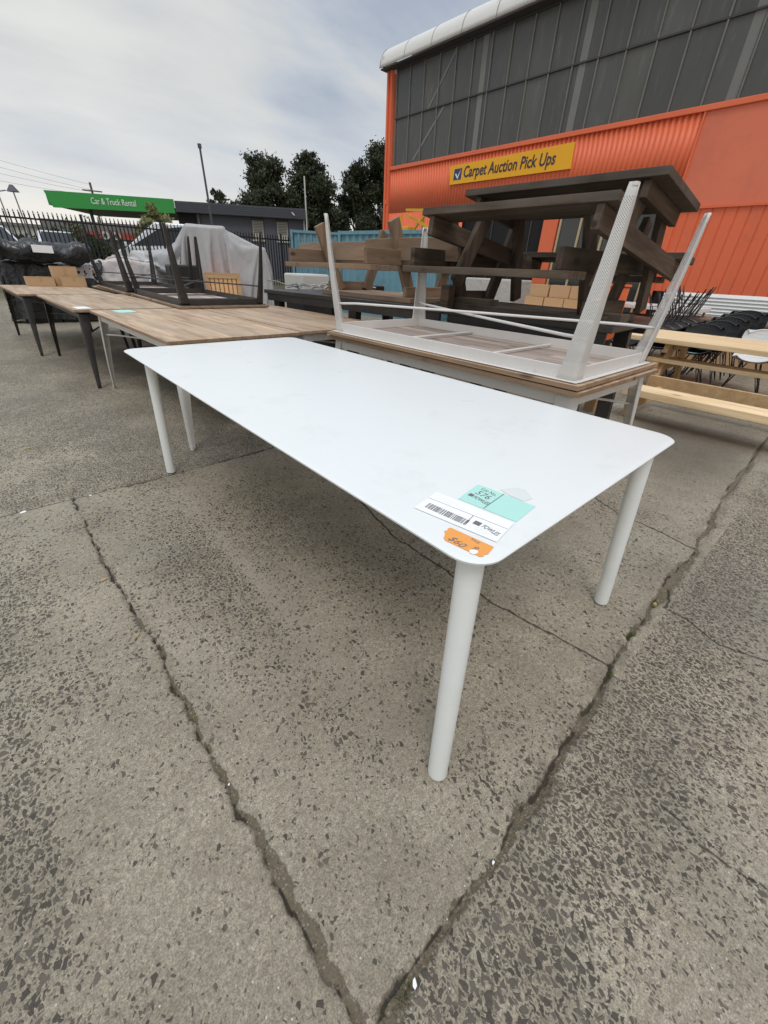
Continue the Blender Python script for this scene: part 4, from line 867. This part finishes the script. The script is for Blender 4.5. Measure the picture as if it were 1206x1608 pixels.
# cartons in the entrance, wrapped stack, orange bin
GC = 'brown cartons piled at the warehouse door'
cc = carton('brown carton at the bottom left of the pile by the entrance', (8.95, 5.05, .72), (.40, .42, .22), .0, group=GC)
nn = 1
for x, y, z, lab in ((8.95, 4.60, .72, 'brown carton, second along the bottom row by the entrance'), (8.95, 4.16, .72, 'brown carton at the right end of the bottom row by the entrance'),
                     (9.0, 5.0, .945, 'brown carton at the left of the upper row by the entrance'), (9.0, 4.55, .945, 'brown carton in the middle of the upper row by the entrance'), (9.0, 4.11, .945, 'brown carton at the right of the upper row by the entrance')):
    dup(cc, (x, y, z), (0, 0, random.uniform(-.06, .06)), lab)
pl = thing('display_table', 'pale topped display table carrying the brown cartons', 'table', (8.75, 4.45, 0))
MB().bx(-.7, .55, -1.0, 1.2, .67, .718).build('table_top', 'pine', pl, bevel=.004)
for sx in (-.6, .45):
    for sy in (-.9, 1.1): MB().bx(sx - .04, sx + .04, sy - .04, sy + .04, 0, .668).build('leg', 'pinex', pl)
tag(MB().bx(-.4, .4, -.7, .7, 0, 1.22).build('wrapped_pallet', 'brick', None, (9.6, 6.6, 0), bevel=.03), 'shrink wrapped pale stack left of the brown cartons', 'wrapped stack')
ob = thing('orange_bin', 'bright orange ribbed bin between picnic table and cartons', 'bin', (8.65, 3.62, .0))
corr(-.27, .27, .3, 1.20, .09, .012).build('body', 'bin', ob, solid=.01); MB().bx(.02, .5, -.27, .27, .3, 1.18).build('tub', 'bin', ob)
MB().bx(-.03, .52, -.29, .29, 1.201, 1.24).build('rim', 'bin', ob, bevel=.01)
MB().bx(.0, .5, -.2, .2, 0, .3).build('base', 'black_plastic', ob)
# long pale counter before the weatherboards
ct = thing('folding_table', 'white topped long table in front of the white weatherboards', 'table', (9.6, 2.9, 0))
MB().bx(-.45, .45, -.75, .9, .86, .93).build('table_top', 'white_powder', ct, bevel=.01)
for sx in (-.38, .38):
    for sy in (-.68, .82): MB().tube([(sx, sy, 0), (sx, sy, .86)], .02, 8).build('leg', 'steel', ct)
MB().bx(-.4, .4, -.7, .85, .62, .74).build('shelf', 'brown2x', ct)
st2 = thing('crate_row', 'low brown carton row under the white weatherboards', 'boxes', (10.0, .6, 0))
MB().bx(-.35, .35, -2.4, 1.9, 0, .70).build('carton_stack', 'card', st2, bevel=.02)
MB().bx(-.36, .36, -2.42, 1.92, .702, .78).build('brown_paper_cover', 'brown2', st2, bevel=.03)

# ------------------------------------------------------------------ scrap on the far black table
sp = thing('wrapped_carton', 'white plastic wrapped carton on far end of black trestle table', 'box', (4.35, 6.95, 0))
MB().bx(-.28, .28, -.3, .3, 0.86, 1.19).build('body', 'offwhite', sp, bevel=.03); MB().bx(-.27, .27, -.29, .29, 0, .858).build('pallet_base', 'black_plastic', sp)
random.seed(11)
for i, (lab, m_) in enumerate((('tangled pale metal frame lying left on the far black table', 'steel'), ('red and grey bicycle part heap on the far black table', 'offwhite'), ('dark metal bracket heap on the far black table', 'black_metal'), ('white metal rod bundle on the far black table', 'white_powder'))):
    b = MB(); cx = 3.55 + .22 * i; cy = 5.9 - .2 * i
    for q in range(9):
        a = Vector((random.uniform(-.12, .12), random.uniform(-.2, .2), random.uniform(.01, .05))); c = a + Vector((random.uniform(-.2, .2), random.uniform(-.3, .3), random.uniform(0, .06)))
        b.tube([a, (a + c) / 2 + Vector((0, 0, .02)), c], .009, 5)
    tag(b.build('metal_scrap', m_, None, (cx, cy, 1.003)), lab, 'scrap metal')
b = MB().bx(-.12, .12, -.22, .22, 0, .09); tag(b.build('tool_case', 'black_plastic', None, (4.45, 5.35, 1.003), bevel=.02), 'small black case beside the brown picnic leg', 'case')
tag(MB().bx(-.10, .10, -.5, .5, 0, .05).build('white_board', 'white_powder', None, (4.3, 3.9, 1.003)), 'white board lying behind the upturned picnic table', 'board')

# ------------------------------------------------------------------ left background: piles
def drape(specs, frames=46):
    """real cloth draped over boxes: spec = (name, label, cat, loc, rz, (sx, sy), boxes, material, thickness offset)"""
    tmp = []; cl = []
    g = MB().bx(-12, 12, -12, 12, -.06, 0).build('t_floor', 'interior', None, (3.5, 12.5, .0)); g.modifiers.new('c', 'COLLISION'); tmp.append(g)
    for name, lab, cat, loc, rz, (sx, sy), boxes, m, seed in specs:
        b = MB()
        for bb in boxes: b.bx(*bb)
        o = b.build('t_box', 'interior', None, loc, bevel=.05); o.rotation_euler = (0, 0, rz); o.modifiers.new('c', 'COLLISION'); o.collision.thickness_outer = .015; o.collision.cloth_friction = 25; tmp.append(o)
        top = max(bb[5] for bb in boxes) + .06; nx = int(sx / .045); ny = int(sy / .045); rr = random.Random(seed)
        q = MB(); q.v = [((i_ / nx - .5) * sx, (j_ / ny - .5) * sy, top + .03 * math.sin(i_ * .23 + seed) * math.sin(j_ * .19) + rr.uniform(-.006, .006)) for j_ in range(ny + 1) for i_ in range(nx + 1)]
        q.f = [(j_ * (nx + 1) + i_, j_ * (nx + 1) + i_ + 1, (j_ + 1) * (nx + 1) + i_ + 1, (j_ + 1) * (nx + 1) + i_) for j_ in range(ny) for i_ in range(nx)]
        c = q.build(name, m, None, loc, smooth=True); c.rotation_euler = (0, 0, rz)
        md = c.modifiers.new('cloth', 'CLOTH'); st = md.settings; st.quality = 6; st.mass = .25; st.tension_stiffness = 18; st.compression_stiffness = 18; st.shear_stiffness = 8; st.bending_stiffness = .35; st.air_damping = 1.0
        md.collision_settings.distance_min = .012; md.collision_settings.collision_quality = 3; md.point_cache.frame_start = 1; md.point_cache.frame_end = frames + 5
        cl.append((c, lab, cat))
    for f in range(1, frames + 1): sc.frame_set(f)
    dg = bpy.context.evaluated_depsgraph_get()
    for c, lab, cat in cl:
        me2 = bpy.data.meshes.new_from_object(c.evaluated_get(dg)); me2.name = c.name; c.modifiers.clear(); c.data = me2
        me2.polygons.foreach_set('use_smooth', [True] * len(me2.polygons)); tag(c, lab, cat)
    bpy.data.objects.remove(tmp[0])
    for o, (c, lab, cat), sp_ in zip(tmp[1:], cl, specs):      # the goods stay under their cloth
        o.modifiers.clear(); o.name = 'covered_goods'; o.data.materials[0] = MT['black_plastic' if sp_[7] == 'blackwrap' else 'card']
        o.location = (0, 0, 0); o.rotation_euler = (0, 0, 0); o.parent = c
        o.data.transform(Matrix.Diagonal((.93, .90, .965, 1)))
    sc.frame_set(1)
    return cl
AZ = math.atan2(-4.65, 12.17)   # facing the yard
drape([
 ('tarpaulin', 'grey silver tarpaulin draped over a tall pile of goods', 'covered pile', (4.98, 12.75, 0), math.radians(-20), (4.9, 4.6),
  [(-1.25, -.55, -.5, .6, 0, 1.42), (-.50, .42, -.7, .7, 0, 2.06), (.47, 1.36, -.8, .6, 0, 1.66), (-1.45, -1.28, -.3, .4, 0, .95)], 'tarp', 3),
 ('wrapped_sacks', 'pallet of pale plastic wrapped sacks left of the grey tarpaulin', 'wrapped sacks', (2.82, 12.9, 0), math.radians(-14), (2.6, 2.4),
  [(-.68, -.24, -.5, .5, .3, 1.18), (-.20, .2, -.52, .5, .3, 1.26), (.24, .68, -.5, .5, .3, 1.2)], 'whitewrap', 8),
 ('wrapped_sacks', 'lower pinkish wrapped sacks right behind the pale sack pallet', 'wrapped sacks', (3.85, 13.7, 0), math.radians(-14), (2.2, 2.2),
  [(-.55, -.1, -.4, .4, .3, 1.45), (-.05, .5, -.4, .4, .3, 1.2)], 'whitewrap', 12),
 ('wrapped_furniture', 'bulky furniture in shiny black plastic wrap beyond the cartons', 'wrapped furniture', (1.30, 12.65, 0), math.radians(-4), (2.9, 2.9),
  [(-.80, -.1, -.38, .4, 0, 1.16), (-.06, .78, -.4, .4, 0, 1.12)], 'blackwrap', 22)])
cr = thing('pine_crate', 'slatted pine crate in front of the grey tarpaulin', 'crate', (4.72, 11.52, .52), (0, 0, math.radians(-20)))
b = MB()
for i in range(8): b.bx(-.40 + i * .105, -.32 + i * .105, -.02, 0, .06, .50)
b.build('slat', 'pinex', cr)
MB().bx(-.43, .43, -.045, -.021, .44, .56).bx(-.43, .43, -.045, -.021, 0, .08).bx(-.43, -.35, -.043, -.0215, .081, .439).bx(.35, .43, -.043, -.0215, .081, .439).build('rail', 'pinex', cr)
MB().bx(-.42, .42, .03, .45, 0, .5).build('back_panel', 'bin', cr); MB().bx(-.42, .42, 0, .45, -.52, -.003).build('pallet_base', 'black_plastic', cr)
tag(MB().bx(-.34, .34, -.2, .2, 0, 1.22).build('hollow_shade_box', 'black_plastic', None, (3.84, 11.72, 0), bevel=.04), 'near-black box added for the shaded hollow under the left side of grey tarpaulin', 'box')  # black box added to give the dark hollow at the tarp's left
b = MB()
for i in range(4): b.bx(-.62 + i * .32, -.33 + i * .32, -.12, .12, 0, .80)
tag(b.build('blue_sack_row', 'bluebag', None, (2.72, 11.98, 0), bevel=.04), 'blue and white printed sacks below the pale wrapped sacks', 'sacks')
rl_ = MB(); pts = [(-.78 + 1.56 * i / 24, .04 * math.sin(i * .5), .02 * math.sin(i * .9)) for i in range(25)]
rl_.tube(pts, .19, 20); 
for i in range(len(rl_.v)):
    x, y, z = rl_.v[i]; q = 1 + .13 * math.sin(x * 9 + z * 14) + .08 * math.sin(y * 25 + x * 17); rl_.v[i] = (x, y * q, z * q)
ro = rl_.build('wrapped_roll', 'blackwrap', None, (1.24, 12.05, 1.34), smooth=True); ro.rotation_euler = (0, math.radians(1), math.radians(-4)); tag(ro, 'long black plastic wrapped roll with pale label on the wrapped furniture', 'roll')
MB().bx(-.16, .18, -.003, .0, -.05, .08).build('label', 'paper', ro, (-.02, -.262, .04))
tag(MB().tube([(0, 0, 0), (0, 0, .34)], .12, 14, r2=.02).build('traffic_cone', 'bin', None, (1.0, 17.0, .35)), 'small orange red cone behind the farthest table', 'cone')

# ------------------------------------------------------------------ fence
fn = thing('palisade_fence', 'tall black steel picket fence along the back of the yard', 'fence', (-4, 18.5, .5))
npan = 9; pw = 2.4
for i in range(npan):
    b = MB(); x0 = i * pw
    b.bx(x0 + .035, x0 + pw - .035, -.02, .02, 1.70, 1.745).bx(x0 + .035, x0 + pw - .035, -.02, .02, .16, .20)
    k_ = x0 + .10
    while k_ < x0 + pw - .06:
        b.bx(k_ - .019, k_ + .019, -.046, -.0205, .03, 1.86); b.add([(k_ - .025, -.033, 1.86), (k_ + .025, -.033, 1.86), (k_, -.033, 1.94), (k_, -.02, 1.88), (k_, -.05, 1.88)], [(0, 3, 2), (3, 1, 2), (1, 4, 2), (4, 0, 2), (0, 4, 1, 3)]); k_ += .119
    b.build('fence_panel', 'fence_black', fn)
for i in range(npan + 1): MB().bx(i * pw - .033, i * pw + .033, -.033, .033, -.3, 1.95).build('fence_post', 'fence_black', fn)
# ------------------------------------------------------------------ shop with green canopy
P0 = Vector((4.3, 32.1, .5)); U = Vector((5.6, -3.8, 0)).normalized(); AN = math.atan2(U.y, U.x)
cp = thing('canopy', 'green fascia canopy reading Car & Truck Rental', 'canopy', P0, (0, 0, AN))
CL = 6.35
MB().add([(0.12, 0, 3.0), (CL, 0, 3.05), (CL, 0, 3.68), (-.12, 0, 3.72), (.12, .1, 3.0), (CL, .1, 3.05), (CL, .1, 3.68), (-.12, .1, 3.72)], [(0, 1, 2, 3), (7, 6, 5, 4), (0, 4, 5, 1), (1, 5, 6, 2), (2, 6, 7, 3), (3, 7, 4, 0)]).build('front_fascia', 'green', cp)
MB().bx(-.12, .0, .11, 6, 3.1, 3.7).build('side_fascia', 'green', cp)
MB().bx(.1, CL, .11, 6, 3.12, 3.3).build('soffit', 'soffit', cp)
text('Car & Truck Rental', .40, (2.1, -.012, 3.25), (1, 0, 0), (0, 0, 1), 'white_text', cp, th=.01, xs=.72)
for x in (1.3, 4.9): MB().tube([(x, 1.5, -.5), (x, 1.5, 3.12)], .09, 10).build('column', 'pole', cp)
sh = thing('shop_building', 'low charcoal shop with ribbed dark fascia right of the green canopy', 'building', P0 + U * (CL + .02), (0, 0, AN))
SL = 7.0
MB().bx(0, SL, .35, 6, 0, 3.25).build('wall', 'shop', sh)
b = MB(); b.bx(0.03, SL + .15, .0, 6.1, 3.12, 3.62)
for q in range(5): b.bx(.03, SL + .16, -.012, -.0005, 3.15 + q * .09, 3.19 + q * .09)
b.build('roof_fascia', 'shop_fascia', sh)
for x in (4.05, 5.45):
    wn_ = MB().bx(x, x + .62, .325, .348, 2.05, 3.08).build('window', 'blind', sh)
    b = MB()
    for q in range(9): b.bx(x + .05, x + .57, .30, .322, 2.38 + q * .075, 2.405 + q * .075)
    b.bx(x - .04, x, .30, .347, 2.0, 3.1).bx(x + .62, x + .66, .30, .347, 2.0, 3.1).bx(x, x + .62, .31, .324, 2.96, 3.08); b.build('louvre', 'mullion_dark', wn_)
    MB().bx(x - .06, x + .68, .28, .349, 1.96, 2.03).build('sill', 'offwhite', wn_)
MB().bx(0, 1.0, .3, .349, 0, 3.11).build('entry', 'interior', sh)
MB().bx(1.05, 1.18, .2, .349, 0, 3.11).build('entry_post', 'shop', sh)
MB().bx(SL + .001, SL + .06, .3, .5, 0, 3.1).build('corner_trim', 'offwhite', sh)
MB().tube([(SL - .6, -.05, 3.4), (SL - .45, -.3, 3.25)], .03, 6).build('floodlight', 'offwhite', sh)
# distant red band shop
rb = thing('roadside_shop', 'distant shop with red band seen under the canopy', 'building', (8.4, 39.5, .5), (0, 0, -.25))
MB().bx(-4, 4.5, 0, 5, 0, 1.9).build('wall', 'shop', rb); MB().bx(-2.4, 2.2, -.1, 0, 1.95, 2.35).build('red_band', 'redband', rb); MB().bx(-4, 4.5, 0, 5, 1.92, 2.9).build('parapet', 'soffit', rb)
for x in (-.35, .35):
    MB().tube([(x, -.13, 2.15), (x, -.11, 2.15)], .26, 20).build('round_sign', 'offwhite', rb); MB().tube([(x, -.15, 2.15), (x, -.131, 2.15)], .12, 16).build('round_sign_centre', 'mullion_dark', rb)
# far low buildings and tree line on the left horizon
fb = thing('far_building', 'pale low building far beyond the fence at left', 'building', (1.5, 60, .5)); MB().bx(-7, 12, 0, 6, 0, 3.1).build('wall', 'offwhite', fb); MB().bx(-7.2, 12.2, -.2, 6.2, 3.1, 3.35).build('roof', 'soffit', fb)
fb2 = thing('far_building', 'pale roadside building behind the small leafy tree', 'building', (14.5, 45, .5), (0, 0, -.4)); MB().bx(-7, 4, 0, 6, 0, 3.0).build('wall', 'offwhite', fb2); MB().bx(-7.2, 4.2, -.2, 6.2, 3.0, 3.3).build('roof', 'soffit', fb2)

# ------------------------------------------------------------------ poles and wires
pl_ = thing('light_pole', 'tall dark pole standing before the charcoal shop', 'pole', (9.5, 23.4, .5))
MB().tube([(.0, 0, 0), (-.06, .0, 5.15)], .06, 10, r2=.045).build('shaft', 'pole', pl_, smooth='auto'); MB().tube([(-.06, 0, 5.15), (-.065, 0, 5.3)], .085, 10).build('cap', 'pole', pl_)
mp_ = thing('thin_mast', 'thin white mast rising beside the end of charcoal shop', 'pole', (15.6, 24.6, .5)); MB().tube([(0, 0, 0), (0, 0, 5.1)], .04, 8).build('shaft', 'offwhite', mp_)
for lab, x, y, h_, kind in (('street light with round palm like head at far left', 4.14, 44.8, 4.65, 0), ('slim street light with curved arm at far left edge', 3.25, 44.9, 4.2, 1)):
    t = thing('street_light', lab, 'street light', (x, y, .5)); MB().tube([(0, 0, 0), (-.1, 0, h_)], .06, 8, r2=.04).build('shaft', 'steel', t)
    if kind: MB().tube([(-.1, 0, h_), (-.0, 0, h_ + .3), (.4, 0, h_ + .4)], .04, 6).build('arm', 'steel', t)
    else: MB().tube([(-.1, 0, h_ - .1), (-.1, 0, h_ + .1), (-.1, 0, h_ + .3)], .38, 10, r2=.1).build('lamp_head', 'pole', t)
pw_ = thing('power_pole', 'distant power pole with crossarm above the green canopy', 'power pole', (13.8, 68.6, .5)); MB().tube([(0, 0, 0), (0, 0, 8.3)], .12, 6).build('shaft', 'bark', pw_); MB().bar((-1.0, 0, 7.5), (1.0, -.3, 7.5), .1, .12).build('crossarm', 'bark', pw_)
for i, (z0_, z1_, lab) in enumerate(((11.5, 8.6, 'highest overhead power line'), (10.6, 8.1, 'second overhead power line from the top'), (9.2, 7.9, 'middle overhead power line'), (7.9, 7.6, 'lowest overhead power line'))):
    b = MB(); a = Vector((-16 + i, 50, z0_ + .6)); c = Vector((13.8, 68.6, z1_)); b.tube([a.lerp(c, q / 14) - Vector((0, 0, 1.4 * 4 * (q / 14) * (1 - q / 14) * .5)) for q in range(15)], .010, 4)
    tag(b.build('power_line', 'pole', None), lab + ' at left of sky', 'power line', 'overhead power lines')

# ------------------------------------------------------------------ vehicles
def vehicle(name, label, cat, loc, rz, L, W, prof, cab, wheels=(.8, -.85), win=.13):
    """prof = side profile of the body (x,z); cab = (x0b,x0t,x1t,x1b,z0,z1) greenhouse"""
    t = thing(name, label, cat, loc, (0, 0, rz))
    b = MB(); n = len(prof)
    for yy, f in ((-W / 2, .96), (-W / 2 + .08, 1), (W / 2 - .08, 1), (W / 2, .96)): b.v += [(x * f, yy, z) for x, z in prof]
    b.f = [tuple(range(n)), tuple(range(4 * n - 1, 3 * n - 1, -1))] + [(r_ * n + i, (r_ + 1) * n + i, (r_ + 1) * n + (i + 1) % n, r_ * n + (i + 1) % n) for r_ in range(3) for i in range(n)]
    b.build('body', 'car_white', t, smooth='auto')
    x0b, x0t, x1t, x1b, z0, z1 = cab; ti = .16; Wb, Wt = W / 2 - .06, W / 2 - ti
    vs = [(x0b, -Wb, z0), (x1b, -Wb, z0), (x1b, Wb, z0), (x0b, Wb, z0), (x0t, -Wt, z1), (x1t, -Wt, z1), (x1t, Wt, z1), (x0t, Wt, z1)]
    MB().add(vs, [(0, 1, 5, 4), (1, 2, 6, 5), (2, 3, 7, 6), (3, 0, 4, 7), (4, 5, 6, 7)]).build('cabin', 'car_white', t, bevel=.05)
    V = [Vector(v) for v in vs]
    def pane(nm, q, ins=None):
        ins = ins or win
        c = sum(q, Vector()) / 4; nrm = (q[1] - q[0]).cross(q[3] - q[0]).normalized()
        p = [v + (c - v).normalized() * ins + nrm * .012 for v in q]; MB().add(p + [v - nrm * .008 for v in p], [(0, 1, 2, 3), (7, 6, 5, 4), (0, 4, 5, 1), (1, 5, 6, 2), (2, 6, 7, 3), (3, 7, 4, 0)]).build(nm, 'car_glass', t)
    pane('windscreen', [V[1], V[2], V[6], V[5]]); pane('rear_window', [V[3], V[0], V[4], V[7]])
    m1, m2 = V[0].lerp(V[1], .5), V[4].lerp(V[5], .5)
    pane('side_window', [V[0], m1, m2, V[4]]); pane('side_window', [m1, V[1], V[5], m2])
    m1, m2 = V[3].lerp(V[2], .5), V[7].lerp(V[6], .5)
    pane('side_window', [m1, V[3], V[7], m2]); pane('side_window', [V[2], m1, m2, V[6]])
    for x in wheels:
        for s_ in (-1, 1):
            w_ = MB().tube([(x, s_ * (W / 2 - .2), .34), (x, s_ * (W / 2 + .015), .34)], .34, 24).build('wheel', 'rubber', t, smooth='auto')
            MB().tube([(x, s_ * (W / 2 - .05), .34), (x, s_ * (W / 2 + .03), .34)], .20, 16).build('rim', 'steel', w_, smooth='auto')
    for s_ in (-1, 1):
        MB().box((x1b - .05, s_ * (W / 2 + .10), z0 + .12), (.12, .2, .16)).build('mirror', 'car_white', t, bevel=.03)
        MB().box((L / 2 - .02, s_ * (W / 2 - .28), prof[0][1] + .45), (.06, .34, .16)).build('headlight', 'steel', t, bevel=.02)
    MB().box((L / 2, 0, .62), (.05, W * .5, .2)).build('grille', 'black_plastic', t)
    return t
P = [(2.3, .3), (2.35, .75), (2.2, .98), (1.1, 1.08), (-2.3, 1.08), (-2.35, .3)]
vehicle('parked_pickup', 'white pickup facing the yard behind the black wrapped furniture', 'pickup', (3.28, 25.2, .55), math.radians(-97), 4.7, 1.6, P, (-1.2, -.8, .45, 1.0, 1.05, 1.62), (1.5, -1.5))
vehicle('parked_car', 'white four wheel drive cut by the left photo edge behind the fence', 'car', (.55, 21.6, .5), math.radians(-65), 4.6, 1.7, P, (-2.1, -1.8, .4, 1.0, 1.05, 1.60), (1.5, -1.5))
PV = [(2.3, .3), (2.35, .85), (2.0, 1.12), (1.6, 1.2), (-2.4, 1.2), (-2.4, .3)]
vehicle('parked_van', 'white van side on behind the fence and grey tarpaulin', 'van', (7.1, 22.3, .5), math.radians(158), 4.8, 1.8, PV, (-2.38, -2.25, .5, 1.75, 1.18, 2.14), (1.5, -1.5), .26)

# ------------------------------------------------------------------ vegetation
def leaves(blobs, n, size, seed, shell_=.55):
    rs = np.random.RandomState(seed); vs = []
    wts = np.array([b_[3] * b_[4] * b_[5] for b_ in blobs]) ** .67; wts /= wts.sum()
    def unit(a): return a / np.linalg.norm(a, axis=1)[:, None]
    for bl, wt_ in zip(blobs, wts):
        k_ = max(1, int(n * wt_)); d = unit(rs.normal(size=(k_, 3))); r = (shell_ + (1 - shell_) * rs.rand(k_) ** .7) * (1 + .16 * rs.normal(size=k_))
        cl = rs.randint(0, max(2, k_ // 14), k_); off = rs.normal(size=(max(2, k_ // 14), 3)) * .5      # leaves gather in sprays
        c = np.array(bl[:3]) + (unit(off[cl]) * r[:, None] * .95 + d * .22) * np.array(bl[3:6])
        a = unit(rs.normal(size=(k_, 3))); b_ = unit(np.cross(a, rs.normal(size=(k_, 3)))); s_ = (size * rs.uniform(.5, 1.3, k_))[:, None]
        vs.append(np.stack([c - a * s_, c + b_ * s_ * .42, c + a * s_, c - b_ * s_ * .42], 1).reshape(-1, 3))
    v = np.concatenate(vs); b = MB(); b.v = [tuple(p) for p in v.tolist()]; b.f = [(i, i + 1, i + 2, i + 3) for i in range(0, len(v), 4)]; return b
def tree(label, loc, h, w_, seed, leaf='euca', n=9000, size=.22, trunk=.2, lo=.25, nb=16, name='gum_tree'):
    rs = random.Random(seed); t = thing(name, label, 'tree', loc); blobs = []; tr = MB()
    tr.tube([(0, 0, 0), (rs.uniform(-.2, .2), 0, h * .3), (rs.uniform(-.3, .3), .1, h * .62)], trunk, 8, r2=trunk * .5)
    for i in range(nb):
        f = lo + (1 - lo) * (i + .5) / nb; a = rs.uniform(0, 2 * PI); sp_ = w_ * .5 * math.sin(PI * min(.93, (f - lo) / (1 - lo) * .75 + .25)) * rs.uniform(.35, 1.0)
        c = (math.cos(a) * sp_, math.sin(a) * sp_, h * f * .92); r = w_ * rs.uniform(.10, .19); blobs.append((*c, r, r, r * rs.uniform(.6, .9)))
        s0 = Vector((0, 0, h * max(.15, f * .55))); tr.tube([s0, s0.lerp(Vector(c), .5) + Vector((0, 0, .15)), Vector(c)], trunk * .35, 5, r2=trunk * .08)
    leaves(blobs, n, size, seed, .35).build('crown', leaf, t); tr.build('trunk', 'bark', t)
    return t
tree('broad dark gum tree left above the charcoal shop', (21.4, 39.6, .3), 9.0, 7.6, 1, n=34000, size=.15, nb=44, lo=.18)
tree('tall dark gum tree right above the charcoal shop', (24.6, 38.2, .3), 9.7, 7.0, 2, n=34000, size=.15, nb=44, lo=.12)
tree('airy gum tree with visible trunk left of the warehouse', (27.9, 35.6, .3), 9.3, 5.6, 5, n=20000, size=.14, nb=30)
tree('dense dark gum tree against the warehouse corner', (29.9, 33.9, .3), 10.6, 6.6, 8, n=38000, size=.15, lo=.08, nb=46)
tree('low gum between the two tree groups beyond the shop', (26.6, 38.2, .3), 5.6, 5.4, 13, n=14000, size=.12, lo=.1, nb=26)
tree('small round tree top over the charcoal shop roof', (17.6, 41.8, .3), 6.7, 2.6, 21, n=5000, size=.11, nb=12, lo=.6)
tree('small yellow green leafy tree before the green canopy', (6.75, 22.9, .5), 3.0, 1.7, 31, 'lightleaf', 3200, .07, .04, .45, 12, 'small_tree')
tree('bare twiggy shrub under the left end of canopy', (4.4, 25.4, .5), 2.7, 1.5, 37, 'lightleaf', 140, .05, .03, .3, 26, 'bare_shrub')
for i, (lab, x, y, rx_, ry_, h_) in enumerate((('dark green hedge mound right of the white pickup', 4.35, 24.0, .9, .7, 1.85), ('tall green shrub behind the white pickup', 3.9, 27.5, 1.1, .8, 2.2), ('olive hedge beside the white van', 6.9, 23.9, 1.2, .5, 1.7), ('distant olive shrub mass at far left', .9, 42, 2.4, 1, 2.1), ('low shrub beyond the fence at left', 2.0, 33, 1.5, .8, 1.9))):
    t = thing('shrub', lab, 'shrub', (x, y, .5)); rs = random.Random(i)
    leaves([(rs.uniform(-rx_, rx_) * .6, rs.uniform(-ry_, ry_) * .6, h_ * rs.uniform(.25, .75), rx_ * .5, ry_ * .5, h_ * .28) for q in range(9)], 3800, .075, 50 + i).build('foliage', 'hedge', t); MB().tube([(0, 0, 0), (0, 0, h_ * .6)], .05, 6).build('stem', 'bark', t)
tl_ = leaves([(x * 6 - 30, 120 + 3 * math.sin(x), 1.6 + .8 * math.sin(x * 1.7), 4.5, 3, 2.1) for x in range(26)], 16000, .5, 90, .3).build('tree_line', 'hedge', None); tag(tl_, 'distant tree line along the horizon', kind='stuff')

# ------------------------------------------------------------------ litter and weeds
def bit(name, lab, cat, x, y, s_, m, rz=0, flat=.12):
    b = MB(); rs = random.Random(int(x * 997 + y * 331)); n = 7; ps = [(math.cos(2 * PI * i / n) * s_ * rs.uniform(.5, 1), math.sin(2 * PI * i / n) * s_ * rs.uniform(.35, .7)) for i in range(n)]
    b.prism(ps, .001, .001 + s_ * flat); o = b.build(name, m, None, (x, y, .001)); o.rotation_euler = (0, 0, rz); tag(o, lab, cat)
bit('dry_leaf', 'folded tan leaf left of the long joint', 'leaf', -.0, 1.92, .018, 'litter', .4)
bit('dry_leaf', 'small orange leaf beside the long joint', 'leaf', .03, 1.46, .012, 'litter', 1.2, .5)
bit('paper_scrap', 'white paper scrap on the saw cut at left', 'paper scrap', -.23, 2.87, .022, 'paper', .2)
bit('paper_scrap', 'white chip on the saw cut under the table end', 'paper scrap', .11, 2.87, .012, 'paper', .2)
bit('white_chip', 'white shell chip in the dark joint at bottom', 'chip', .22, .075, .010, 'paper', .7)
bit('white_chip', 'small white chip in the wide joint right of centre', 'chip', .52, .085, .007, 'paper', .2)
bit('white_chip', 'tiny white chip in the wide left crack', 'chip', .082, .70, .005, 'paper', .1)
bit('pebble', 'tan pebble in the mossy joint below table leg', 'pebble', 1.90, .15, .014, 'litter', .3, .7)
bit('dry_leaf', 'thin twig like leaf far left on the concrete', 'leaf', -.12, 4.0, .03, 'litter', .1)
wd_ = MB(); rs = random.Random(4)
for q in range(520):
    f = rs.choice((0, 0, 1, 2, 3, 4, 4, 5)); cx_, cy_, r_ = ((.19, .078, .018), (1.36, .128, .02), (2.42, .155, .05), (2.7, .155, .03), (1.62, .15, .025), (3.3, .2, .05))[f]
    x = cx_ + rs.gauss(0, r_); y = cy_ + rs.gauss(0, .006); a = rs.uniform(0, 2 * PI); h_ = rs.uniform(.004, .013); l_ = rs.uniform(.003, .009)
    wd_.add([(x, y, -.012), (x + math.cos(a + 1.5) * .0014, y + math.sin(a + 1.5) * .0014, -.012), (x + math.cos(a) * l_, y + math.sin(a) * l_, h_ - .008)], [(0, 1, 2)])
tag(wd_.build('joint_weeds', 'moss', None), 'tiny green weeds growing in the joints', kind='stuff')
